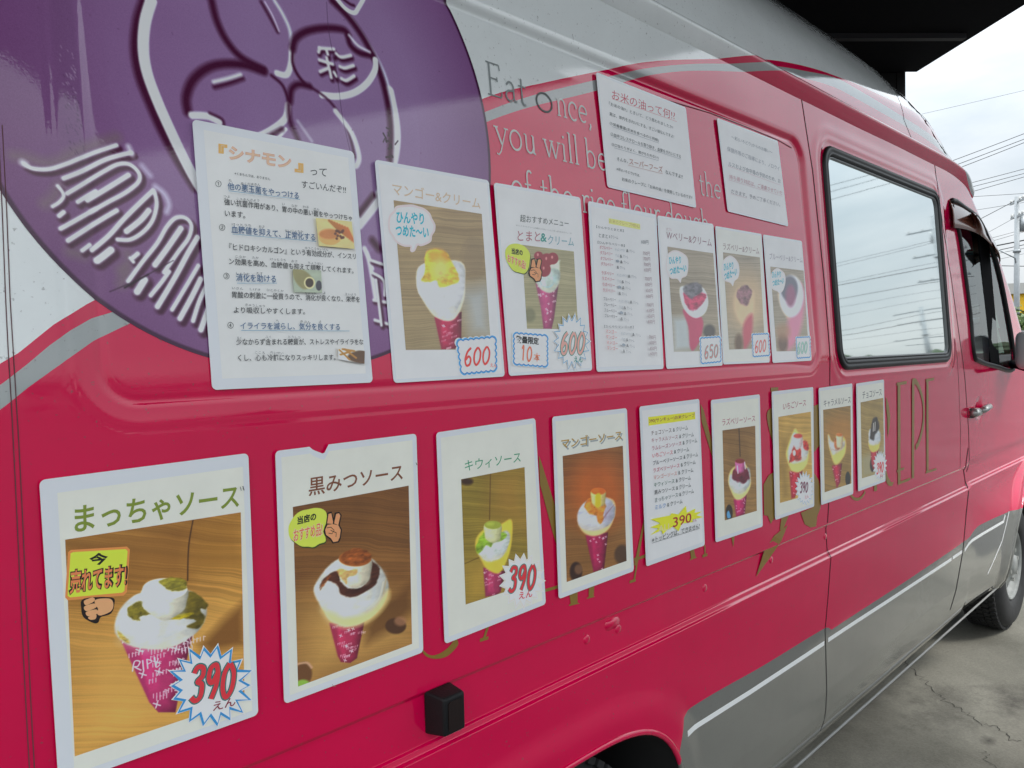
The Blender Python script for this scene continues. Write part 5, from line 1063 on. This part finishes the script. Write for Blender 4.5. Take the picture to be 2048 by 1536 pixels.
# ---- lower row 5: list of eleven flavours
S=Sheet([(1278.5,813),(1398,797.6),(1409,1090.6),(1292,1133)],'menu_list','white typed flavour list with a yellow headline band and yellow burst at its foot',BL,(206,210,222))
z=zP4;S.poly('headline_band',[(140,292),(508,250),(511,308),(143,360)],ink((226,200,40)),S.root,z=z);S.text('390(サンキュー)お米クレープ',(147,345),(506,296),38,(120,30,60),S.root,z,off=.008)
for nm,a,b,cl in(('チョコソース',(162,438),(452,392),(90,60,60)),('キャラメルソース',(165,495),(498,445),(150,90,100)),('ラムレーズンソース',(168,555),(525,492),(150,60,90)),('いちごソース',(172,612),(460,562),(180,40,70)),('ブルーベリーソース',(175,672),(530,602),(40,30,50)),('ラズベリーソース',(178,730),(510,662),(170,40,80)),('マンゴーソース',(180,785),(492,725),(180,110,100)),('キウィソース',(183,845),(472,785),(40,90,70)),('黒みつソース',(186,905),(473,842),(30,30,36)),('まっちゃソース',(190,965),(495,890),(70,90,90)),('ミルク',(190,1022),(405,970),(70,120,170))):
    f=(len(nm)+.2)/(len(nm)+5.2);m_=(a[0]+(b[0]-a[0])*f,a[1]+(b[1]-a[1])*f);S.text(nm,a,m_,36,cl,S.root,z);S.text('& クリーム',(m_[0]+12,m_[1]-3),b,36,(50,60,62),S.root,z)
S.poly('yellow_burst',[(155,1095),(310,1065),(320,1048),(375,1058),(432,990),(440,1045),(508,1012),(500,1045),(558,1035),(515,1065),(570,1078),(480,1100),(490,1118),(400,1130),(375,1190),(330,1152),(280,1185),(250,1215),(240,1182),(150,1222),(218,1168),(150,1160),(232,1128)],ink((230,206,40)),S.root,z=z)
S.text('ALL',(216,1198),(318,1172),50,(200,190,150),S.root,z);S.text('390',(330,1162),(475,1118),78,(150,30,40),S.root,z,off=.01);S.text('えん',(482,1120),(516,1112),26,(150,40,90),S.root,z);S.text('※トッピングは、できません!',(165,1282),(540,1166),44,(40,44,46),S.root,z);S.line('underline',[(163,1284),(542,1168)],.0008,ink((60,64,66)),S.root,z=z)
# ---- lower row 6: raspberry
S=Sheet([(1421.5,800),(1519,788.5),(1525,1053),(1431,1085)],'menu_poster','laminated sheet with thin crimson title and a pink topped crepe, right of the typed list',BL,CREAM)
z=zP4;q=[z(725,397),z(983,360),z(996,1030),z(743,1106)];c=Canvas(q,240,420,(110,84,40));c.wood(((96,66,28),(146,108,58),(150,118,70)),-.2,31,6);c.stroke([z(855,380),z(865,600)],2.4,(60,40,20),1);c.ell(z(778,1045),7,16,(40,30,24),1);c.poly([z(760,1050),z(775,1030),z(790,1080),z(765,1088)],(80,140,180),.8)
cone(c,z,[(815,945),(918,890),(900,1060),(835,1075)],(176,28,90),14,6);c.poly([z(770,790),z(800,700),z(900,660),(z(945,760)),z(945,840),z(900,920),z(835,945),z(790,870)],(214,190,120),1.6);cream(c,z,[(775,790),(790,740),(850,760),(930,690),(945,800),(900,880),(840,895),(790,850)],6,(206,214,212));sauce(c,z,[(800,745),(830,690),(900,680),(940,760),(925,790),(890,815),(840,800),(810,785)],(92,18,36),3);tube_(c,z,(863,640),36,80,(110,30,26),(206,96,150));c.stroke([z(842,680),z(848,735)],2.4,(226,190,206),.8);c.stroke([z(900,650),z(905,700)],2.4,(226,190,206),.8)
S.photo(q,c,'raspberry');S.text('ラズベリーソース',(722,360),(982,325),54,(150,60,84),S.root,z,name='title_lettering')
# ---- lower row 7: strawberry
S=Sheet([(1543,783),(1626,774),(1628,1013),(1550,1040)],'menu_poster','laminated sheet with strawberry crepe photo and blue zigzag price tag overlapping its corner',BL,CREAM)
z=zP5;q=[z(172,450),z(483,400),z(500,1190),z(188,1276)];c=Canvas(q,250,460,(170,140,70));c.wood(WOODY,-.2,41,6);c.poly([z(175,640),z(300,570),z(270,800),z(180,1000)],(130,100,44),14,False,.7);c.poly([z(180,900),z(260,900),z(300,1240),z(188,1276)],(120,92,40),12,False,.7)
cone(c,z,[(278,975),(405,950),(370,1100),(330,1225),(298,1232)],(170,26,48),12,7);c.poly([z(245,820),z(262,720),z(300,620),z(335,560),z(380,640),z(455,740),z(455,870),z(410,950),z(350,980),z(290,950)],(222,196,106),2);cream(c,z,[(262,840),(275,720),(320,600),(400,660),(455,750),(440,850),(360,880),(300,890)],7,(226,224,214))
sauce(c,z,[(275,880),(290,800),(320,720),(345,760),(380,750),(390,850),(350,862),(300,870)],(176,34,30),3);sauce(c,z,[(410,680),(450,690),(465,740),(450,770),(415,740)],(176,34,30),5,2);tube_(c,z,(358,630),42,100,(180,50,40),(226,200,200));c.ell(z(322,790),3,6,(230,200,190),1);S.photo(q,c,'strawberry')
S.text('いちごソース',(218,382),(437,342),66,(150,60,80),S.root,z,name='title_lettering')
burst_tag(S,z,(425,1140),86,158,18,(60,136,170),'390',(380,1178),(458,1172),98,(120,60,84),(150,150,150),yen=((425,1240),(462,1225),34,(190,130,140)),seed=3)
# ---- lower row 8: caramel
S=Sheet([(1637,776),(1704,766.7),(1706,988),(1642,1010)],'menu_poster','narrow looking laminated sheet with caramel crepe on brown boards, no price tag',BL,CREAM)
z=zP5;q=[z(603,382),z(866,342),z(873,1088),z(617,1174)];c=Canvas(q,230,440,(130,94,40));c.wood(((104,80,34),(150,116,56),(150,120,60)),-.3,51,6);c.ell(z(790,580),34,30,(170,110,36),14,al=.6);c.ell(z(840,1045),5,14,(30,30,26),1)
cone(c,z,[(690,925),(785,900),(765,1080),(735,1130)],(170,28,60),12,8);c.poly([z(652,700),z(655,620),z(700,700),z(780,640),z(820,690),z(815,800),z(770,880),z(725,912),z(690,860)],(222,188,96),2);cream(c,z,[(655,700),(652,630),(690,690),(760,700),(810,680),(800,750),(730,800),(690,810)],8,(214,206,196),(150,120,120));tube_(c,z,(760,625),32,120,(176,92,30),(220,196,150));sauce(c,z,[(712,680),(728,660),(735,740),(765,755),(735,768),(712,740)],(180,90,40),3,1.2)
S.photo(q,c,'caramel');S.text('キャラメルソース',(608,358),(866,318),70,(96,90,92),S.root,z,name='title_lettering')
# ---- lower row 9: chocolate
S=Sheet([(1712,767),(1767.5,759),(1770.6,962.5),(1716,983)],'menu_poster','laminated sheet with dark chocolate crepe, last and farthest of the lower row',BL,CREAM)
z=zP5;q=[z(962,311),z(1180,267),z(1190,975),z(975,1040)];c=Canvas(q,200,420,(140,114,60));c.wood(((120,98,48),(160,134,72),(150,128,76)),-.3,61,5);c.poly([z(970,840),z(1050,800),z(1130,780),z(1190,720),z(1190,975),z(975,1040)],(146,138,104),6,False,.9);c.ell(z(1075,910),5,14,(34,22,18),1.5)
cone(c,z,[(1060,775),(1135,750),(1115,920),(1085,960),(1066,900)],(160,36,50),8,9);c.poly([z(1038,680),z(1140,640),z(1140,740),z(1110,780),z(1060,780)],(216,180,84),1.2);cream(c,z,[(1038,670),(1050,570),(1130,560),(1155,640),(1140,700),(1080,720),(1045,705)],9,(214,222,226));sauce(c,z,[(1050,640),(1070,500),(1090,455),(1120,460),(1140,540),(1130,575),(1100,620),(1090,668),(1060,660)],(34,26,22),3,1.5);c.stroke([z(1085,510),z(1082,585)],1.6,(210,206,196),.6);c.stroke([z(1101,500),z(1098,580)],1.6,(210,206,196),.6)
S.photo(q,c,'chocolate');S.text('チョコソース',(980,278),(1165,245),70,(84,84,86),S.root,z,name='title_lettering')
burst_tag(S,z,(1148,918),62,138,18,(40,130,160),'390',(1116,1000),(1184,975),100,(204,50,60),(214,170,170),yen=((1148,1032),(1176,1022),32,(200,30,50)),seed=4)
# ================================ upper row
TX=(38,42,46);BT=(42,84,124)
S=Sheet([(384,238.5),(707,303.5),(745,765),(424,780)],'menu_poster','large cinnamon information sheet full of handwriting-style text over the purple crest',BW,(208,212,200),brd=(.05,.04,.04,.05))
z=zU1;S.text('『',(232,234),(280,240),52,(226,160,90),S.root,z,off=.06);S.text('シナモン',(286,268),(625,322),76,(196,140,120),S.root,z,off=.042,name='title_outline');S.text('シナモン',(288,265),(623,320),70,(226,172,142),S.root,z,off=.012,name='title_lettering');S.text('』',(642,335),(690,341),52,(226,160,90),S.root,z,off=.06)
S.text('って',(728,352),(815,360),42,TX,S.root,z);S.text('すごいんだぞ!!',(680,420),(918,450),40,TX,S.root,z);S.text('※くまもんでは、ありません',(318,350),(510,381),15,TX,S.root,z)
for n_,x,y in(('①',215,415),('②',235,650),('③',258,912),('④',280,1177)):S.text(n_,(x,y),(x+32,y+2),34,TX,S.root,z)
for tx,a,b,h,cl in(('他の悪玉菌をやっつける',(280,430),(664,482),40,BT),('強い抗菌作用があり、胃の中の悪い菌をやっつけちゃ',(262,512),(950,600),36,TX),('います。',(265,574),(375,586),34,TX),('血糖値を抑えて、正常化する',(300,664),(752,707),42,BT),('『ヒドロキシカルゴン』という有効成分が、インスリ',(288,756),(970,808),38,TX),('ン効果を高め、血糖値も抑えて調整してくれます。',(287,834),(958,884),36,TX),('消化を助ける',(325,924),(540,932),42,BT),('胃酸の刺激に一役買うので、消化が良くなり、栄養を',(303,1014),(992,1038),36,TX),('より吸収しやすくします。',(312,1096),(696,1104),34,TX),('イライラを減らし、気分を良くする',(347,1183),(884,1188),40,BT),('少なからず含まれる糖質が、ストレスやイライラをな',(325,1268),(1010,1266),36,TX),('くし、心も冷静になりスッキリします。',(335,1354),(860,1350),36,TX)):
    S.text(tx,a,b,h,cl,S.root,z,off=.004)
for tx,x,y,w_ in(('た',285,388,16),('あくだまきん',350,404,104),('つよ',257,474,34),('こうきんさよう',326,488,122),('い',572,516,14),('なか',622,524,32),('わる',684,530,30),('きん',742,542,30),('けっとうち',300,624,104),('おさ',446,636,30),('せいじょうか',586,658,98),('ゆうこうせいぶん',694,752,126),('こうか',318,798,58),('たか',410,804,34),('けっとうち',506,812,84),('おさ',620,822,32),('ちょうせい',710,832,78),('しょうか',322,888,72),('たす',432,888,34),('いさん',300,968,60),('しげき',396,974,56),('ひとやくか',486,978,92),('しょうか',694,992,60),('よ',790,994,14),('えいよう',908,1000,58),('きゅうしゅう',370,1058,106),('へ',536,1144,14),('きぶん',666,1148,56),('よ',766,1148,14),('すく',324,1236,26),('ふく',478,1230,30),('とうしつ',602,1230,64),('こころ',422,1314,52),('れいせい',504,1314,70)):
    S.text(tx,(x,y),(x+w_,y+w_*.07),13,(70,74,78),S.root,z,name='small_lettering')
for a,b in(((280,440),(664,486)),((300,672),(752,712)),((325,936),(540,936)),((347,1190),(930,1193))):S.line('underline',[a,b],.0007,ink((70,130,160)),S.root,z=z)
q=[z(748,585),z(942,605),z(957,752),z(765,735)];c=Canvas(q,200,150,(206,176,116));c.ell(z(825,690),22,15,(196,150,84),1);c.ell(z(820,672),20,10,(176,112,60),2)
for k in range(8):c.stroke([z(820+k*14,600+k*6),z(870+k*12,650+k*9)],5,(150+k*4,96,44),1.5)
for k in range(14):c.ell(z(870+random.uniform(-20,30),675+random.uniform(-25,25)),2.5,2.5,(80,44,28),1)
S.photo(q,c,'spice_bowl')
q=[z(623,860),z(777,868),z(782,988),z(630,985)];c=Canvas(q,170,130,(150,160,140));c.poly([z(625,865),z(690,870),z(740,930),z(690,970),z(640,930)],(130,124,84),2);c.ell(z(715,935),11,12,(200,188,140),1);c.ell(z(715,935),8,9,(60,50,40),1);c.ell(z(765,950),6,10,(60,60,66),1);S.photo(q,c,'spice_sack')
q=[z(868,1282),z(1012,1300),z(1010,1370),z(868,1345)];c=Canvas(q,170,100,(204,206,196));c.poly([z(930,1310),z(1010,1300),z(1010,1370),z(920,1345)],(86,62,44),2)
for a,b in(((875,1295),(925,1345)),((890,1290),(950,1300)),((880,1320),(930,1300)),((900,1290),(960,1335))):c.stroke([z(*a),z(*b)],4,(158,112,50),1)
S.photo(q,c,'cinnamon_sticks')
# ---- upper 2: mango and cream
S=Sheet([(749,319),(977,361),(1009,753),(787,766)],'menu_poster','bright white sheet with faded orange title, pink speech bubble sticker and 600 price cloud',BW,(214,218,226),brd=(.02,.02,.02,.02))
z=zU2;q=[z(148,322),z(712,410),z(772,1190),z(226,1280)];q=[z(148,322),z(712,410),z(772,1276),z(226,1280)];c=Canvas(q,400,600,(140,122,96));c.wood(WOODG,.05,71,6);c.poly([z(580,900),z(760,860),z(772,1200),z(640,1180)],(160,166,168),22,False,.8)
for rr_ in(60,90):c.ell(z(660,700),rr_*.3125,rr_*.5,(116,98,74),2,al=.25)
cone(c,z,[(412,1075),(585,1040),(580,1270),(455,1276)],(160,30,66),22,10,True);c.poly([z(300,880),z(330,740),z(580,720),z(605,860),z(600,960),z(560,1060),z(510,1098),z(430,1080),z(370,1020)],(216,208,178),2);cream(c,z,[(298,800),(350,730),(580,725),(605,860),(590,960),(540,1060),(480,1085),(400,1040),(310,920)],3,(232,232,230),(200,200,206));sauce(c,z,[(322,840),(350,780),(350,690),(370,650),(430,638),(490,660),(530,740),(565,800),(560,850),(480,880),(440,880),(420,840),(370,850)],(226,182,44),3);c.poly([z(370,660),z(430,640),z(480,660),z(500,720),z(400,730)],(224,150,50),5,al=.7);c.ell(z(450,770),16,20,(236,206,120),8,al=.6)
S.photo(q,c,'mango_cream',bump=.12);S.text('マンゴー&クリーム',(140,285),(703,378),78,(190,168,140),S.root,z,off=.006,name='title_lettering')
bubble(S,z,[(110,470),(118,420),(145,390),(165,360),(215,352),(265,350),(310,362),(345,375),(380,405),(395,440),(415,480),(412,520),(395,550),(385,590),(330,615),(300,612),(280,650),(258,652),(258,622),(210,618),(160,590),(135,550),(115,520)],('ひんやり',(165,468),(342,480),78),('つめた〜い',(160,552),(372,566),76))
cloud_tag(S,z,[(556,1222),(796,1200),(800,1408),(585,1430)],'600',(598,1385),(770,1370),118,yen=((765,1388),(806,1392),24))
# ---- upper 3: tomato
S=Sheet([(987,365),(1160,395),(1184,741),(1017.5,752)],'menu_poster','laminated sheet with tomato crepe, green peace hand sticker and two blue edged tags',BW,(206,212,202),brd=(.02,.02,.02,.02))
z=zU3;q=[z(240,498),z(640,550),z(674,1146),z(281,1143)];c=Canvas(q,320,480,(138,130,98));c.wood(((124,116,86),(150,142,108),(146,140,104)),.05,81,5)
c.ell(z(300,1040),12,14,(96,96,70),3,al=.7);cone(c,z,[(350,800),(525,800),(490,1060),(470,1145),(408,1143),(385,960)],(160,60,104),22,11);c.poly([z(350,780),z(345,640),z(520,620),z(532,640),z(525,800),z(470,868),z(400,850)],(190,198,176),2);cream(c,z,[(350,770),(360,700),(520,690),(525,790),(470,860),(400,845)],4,(196,212,200),(150,186,190))
for x,y,rx_,ry_ in((370,585,9,9),(435,615,13,13),(480,605,11,12),(415,690,13,15)):c.ell(z(x,y),rx_,ry_,(128,36,46),1);c.ell(z(x-5,y-10),2,3,(190,120,120),1)
S.photo(q,c,'tomato',bump=.12);S.text('超おすすめメニュー',(228,322),(600,362),56,(62,70,68),S.root,z,name='title_lettering');S.text('※ミニトマトとクリームの絶妙コラボレーション!さっぱりおかずクレープ!',(196,354),(622,418),13,(120,124,122),S.root,z,name='small_lettering')
S.text('とまと',(208,468),(382,474),78,(160,96,106),S.root,z,name='title_lettering');S.text('&',(384,474),(432,478),66,(60,140,130),S.root,z,name='title_lettering',off=.02);S.text('クリーム',(440,494),(640,510),70,(110,150,160),S.root,z,name='title_lettering')
reco(S,z,[(112,570),(118,530),(145,500),(180,490),(215,492),(250,505),(280,530),(302,570),(300,620),(290,680),(262,718),(220,712),(180,700),(150,670),(122,620)],((160,570),(246,585),48),((130,630),(268,690),62),302,700,1.02)
cloud_tag(S,z,[(180,1180),(430,1200),(430,1430),(180,1412)],'10',(228,1388),(320,1398),118,tc=(216,110,80),bw=.003,nx=7,ny=6);S.text('数量限定',(192,1252),(368,1268),58,(28,32,32),S.root,z,off=.03);S.text('本',(328,1392),(378,1398),66,(210,120,90),S.root,z,off=.01)
burst_tag(S,z,(620,1240),135,205,18,(50,140,180),'600',(535,1340),(725,1335),170,(226,150,140),(40,130,118),yen=((636,1400),(702,1402),44,(40,130,118)),seed=5)
# ---- upper 4: priced menu list
S=Sheet([(1175.5,402),(1312,429.5),(1326.6,738),(1193,743.7)],'menu_list','white typed price list with pale yellow MENU headline, middle of upper row',BW,(206,212,220))
z=zU6;S.poly('headline_band',[(188,228),(440,275),(444,322),(190,272)],ink((226,214,120)),S.root,z=z);S.text('お米のクレープMENU',(192,266),(438,312),34,(170,156,90),S.root,z)
S.text('【ひんやりとまと系】',(88,308),(308,342),22,(80,84,90),S.root,z);S.text('とまと',(108,382),(180,392),32,(60,64,70),S.root,z);S.text('& クリーム',(190,390),(262,400),28,(90,94,98),S.root,z);S.text('600円',(450,436),(508,442),34,(110,114,120),S.root,z);S.text('【ひんやりベリー系】',(98,434),(316,462),22,(80,84,90),S.root,z)
def rows_(nm,ys,pr,cl,x0=112):
    for k,(y,p_) in enumerate(zip(ys,pr)):
        x=x0+(y-450)*.055;S.text(nm,(x,y),(x+(100 if len(nm)>4 else 88),y+10),30,cl,S.root,z)
        if k<3:S.text(('チョコ シナモン','チョコ','')[k] or '・',(x+125,y+16),(x+(205 if k==0 else 152),y+22),22,(140,150,160),S.root,z)
        xe=x+(215 if k==0 else 160 if k<3 else 128);S.text('&',(xe,y+26),(xe+18,y+27),24,(56,60,66),S.root,z);S.text('クリーム',(xe+26,y+26),(xe+66,y+34),24,(120,124,130),S.root,z)
        yy=y+(50 if k==0 else 50);S.text(p_+'円',(x+350,yy),(x+404,yy+5),32,(150,130,136),S.root,z)
rows_('ダブルベリー',(478,522,568,612),('750','700','700','650'),(160,60,84));rows_('ラズベリー',(684,730,778,824),('700','650','650','600'),(170,70,90));rows_('ブルーベリー',(894,940,986,1030),('700','650','650','600'),(64,60,70));rows_('マンゴー',(1156,1200,1246,1290),('700','650','650','600'),(190,90,90))
S.text('【ひんやりマンゴー系】',(136,1116),(372,1122),22,(90,94,100),S.root,z)
# ---- upper 5-7: berries
def berry(corners,label,ttl,ta,tb,th,tcol,q,bub,l1,l2,tagq,pr,pa,pb,ph,ptc,poc,paint,nm,pap):
    S=Sheet(corners,'menu_poster',label,BW,pap,brd=(.02,.02,.02,.02));z=zU6;q=[z(*p) for p in q];c=Canvas(q,240,420,(140,128,110));c.wood(((118,106,88),(146,134,114),(150,140,120)),.05,sum(map(ord,nm)),5);paint(c,z);S.photo(q,c,nm,bump=.2)
    S.text(ttl,ta,tb,th,tcol,S.root,z,name='title_lettering');bubble(S,z,bub,l1,l2);cloud_tag(S,z,tagq,pr,pa,pb,ph,tc=ptc,oc=poc,bw=.0032,nx=6,ny=6);return S
def pt5(c,z):
    c.poly([z(705,1030),z(830,1020),z(860,1290),z(718,1300)],(166,174,176),8,False,.9);c.poly([z(790,960),z(940,1030),z(935,1180),z(880,1290),z(845,1270),z(830,1100)],(170,60,90),2);c.poly([z(760,800),z(800,770),z(940,780),z(990,880),z(970,980),z(900,1030),z(830,1000),z(780,920)],(212,216,214),1.5);sauce(c,z,[(790,820),(870,850),(940,820),(975,860),(900,960),(840,960),(800,900)],(176,50,84),3);sauce(c,z,[(785,790),(820,760),(900,745),(940,770),(935,830),(880,850),(860,880),(800,830)],(96,92,98),5);c.ell(z(1000,1140),12,14,(70,66,62),3)
S=berry([(1314,431),(1426,448),(1445,731),(1332.5,738)],'laminated sheet with W title, turquoise bubble and 650 price cloud','Wベリー&クリーム',(655,395),(1020,458),66,(130,90,104),[(663,458),(1033,512),(1092,1300),(716,1308)],[(648,600),(665,520),(715,488),(770,500),(820,540),(832,600),(820,690),(780,715),(768,752),(742,722),(690,715),(655,660)],('ひんやり',(675,600),(772,596),62),('つめた〜い',(680,690),(815,660),62),[(930,1200),(1085,1190),(1092,1385),(938,1400)],'650',(960,1365),(1075,1350),105,(216,130,130),(70,150,140),pt5,'double_berry',(206,212,214))
S.text('ダブル',(650,330),(695,335),26,(170,150,156),S.root,zU6,name='small_lettering')
def pt6(c,z):
    c.ell(z(1300,900),40,60,(190,160,120),20,al=.7);c.poly([z(1200,900),z(1240,800),z(1350,810),z(1370,900),z(1350,1020),z(1280,1100),z(1220,1020)],(196,168,130),4);c.poly([z(1280,1090),z(1350,1010),z(1340,1200),z(1280,1285)],(170,70,84),4);sauce(c,z,[(1225,830),(1290,770),(1345,820),(1330,890),(1300,940),(1240,900)],(130,88,96),3);c.ell(z(1240,1240),8,18,(92,70,50),4)
berry([(1430,452),(1522.6,468),(1539,725),(1446,729)],'yellowish laminated sheet with faded title and red 600 cloud, one corner cut','ラズベリー&クリーム',(1112,482),(1405,520),56,(136,112,114),[(1112,504),(1410,545),(1452,1280),(1162,1290)],[(1100,640),(1115,570),(1160,532),(1200,545),(1235,590),(1245,650),(1235,710),(1205,740),(1192,778),(1170,752),(1125,735),(1105,700)],('ひんやり',(1118,655),(1195,640),62),('つめた〜い',(1122,735),(1225,690),66),[(1350,1170),(1475,1165),(1485,1335),(1358,1345)],'600',(1368,1318),(1462,1305),100,(222,100,96),None,pt6,'raspberry_cream',(204,208,196))
def pt7(c,z):
    c.poly([z(1560,850),z(1620,830),z(1700,980),z(1660,1060),z(1600,980)],(210,180,140),4);c.poly([z(1640,1050),z(1720,940),z(1740,760),z(1780,900),z(1720,1200),z(1650,1290),z(1625,1260)],(190,110,136),6);c.ell(z(1665,860),24,42,(214,214,218),3);c.ell(z(1650,800),17,26,(84,84,98),3);c.ell(z(1660,860),10,22,(130,70,100),4);c.ell(z(1595,1240),10,18,(90,64,50),4);c.ell(z(1600,1150),14,16,(150,110,80),6,al=.7)
berry([(1525.5,469),(1603,482),(1623,721),(1545,726)],'laminated sheet with blueberry crepe and green 600 cloud, last of the upper row','ブルーベリー&クリーム',(1488,560),(1755,590),52,(146,140,150),[(1495,620),(1765,652),(1805,1300),(1545,1305)],[(1494,740),(1505,670),(1545,632),(1580,645),(1612,680),(1618,740),(1600,810),(1570,835),(1550,820),(1510,800)],('ひんやり',(1508,712),(1580,708),54),('つめた〜い',(1512,782),(1605,758),54),[(1705,1195),(1812,1190),(1815,1350),(1712,1358)],'600',(1712,1325),(1796,1315),92,(170,200,190),(60,150,130),pt7,'blueberry_cream',(208,214,214))
# ---- two landscape notices above
S=Sheet([(1191.5,144),(1371,215),(1392,416),(1214.5,374.5)],'notice_sheet','landscape notice with a crimson underlined headline about rice oil, overlapping the Eat once slogan',None,(206,214,210),brd=(.02,.02,.02,.02));S.root['category']='notice'
z=zU8;S.text('お米の油って何!?',(262,388),(888,598),96,(176,70,84),S.root,z,name='title_lettering');S.line('underline',[(262,384),(905,612)],.0009,ink((190,110,116)),S.root,z=z)
for tx,a,b,h in(('『お米の油!?』ときいて、どう思われましたか?',(232,450),(868,688),38),('実は、体内をきれいにする、すごい油なんですよ!',(238,552),(876,778),38),('①栄養豊富(玄米を食べるのと同様)',(240,648),(724,818),38),('②血中コレステロールを取り除き、血管をきれいにする',(248,752),(944,975),38),('③口当たりがよく、胃がもたれない)',(258,858),(722,990),38),('そんな、',(310,1000),(418,1022),36),('なんですよ!!',(792,1130),(962,1178),40),('※彩(いろどり)では、',(306,1100),(540,1168),36),('お米のクレープに『お米の油』を使用しているのです!!',(360,1200),(1056,1384),40)):S.text(tx,a,b,h,(66,72,76),S.root,z)
S.text('スーパーフーズ',(432,1035),(762,1118),64,(160,110,100),S.root,z);S.line('underline',[(420,1044),(765,1130)],.0007,ink((170,130,124)),S.root,z=z)
for a,b in(((262,662),(724,826)),((270,766),(944,985)),((280,872),(722,1000))):S.line('underline',[a,b],.0006,ink((110,120,130)),S.root,z=z)
S=Sheet([(1433.5,236),(1555,282),(1576,453),(1455,423)],'notice_sheet','smaller looking landscape notice of faded grey and pink writing near the sliding door seam',None,(210,218,222),brd=(.02,.02,.02,.02));S.root['category']='notice'
z=zU9
for tx,a,b,h,cl in(('〜彩(いろどり)からのお願い〜',(258,362),(762,552),52,(110,116,124)),('保健所等のご指導により、ノロウイ',(205,505),(850,752),60,(134,138,146)),('ルスおよび食中毒の予防のため、お',(220,690),(862,905),60,(120,126,134)),('持ち帰り対応は、ご遠慮させていた',(232,850),(884,1050),60,(176,130,140)),('だきます。予めご了承ください。',(254,1025),(856,1190),56,(124,122,130))):S.text(tx,a,b,h,cl,S.root,z)
for a,b in(((215,690),(860,925)),((225,860),(885,1062)),((250,1030),(450,1085))):S.line('underline',[a,b],.0006,ink((180,140,150)),S.root,z=z)
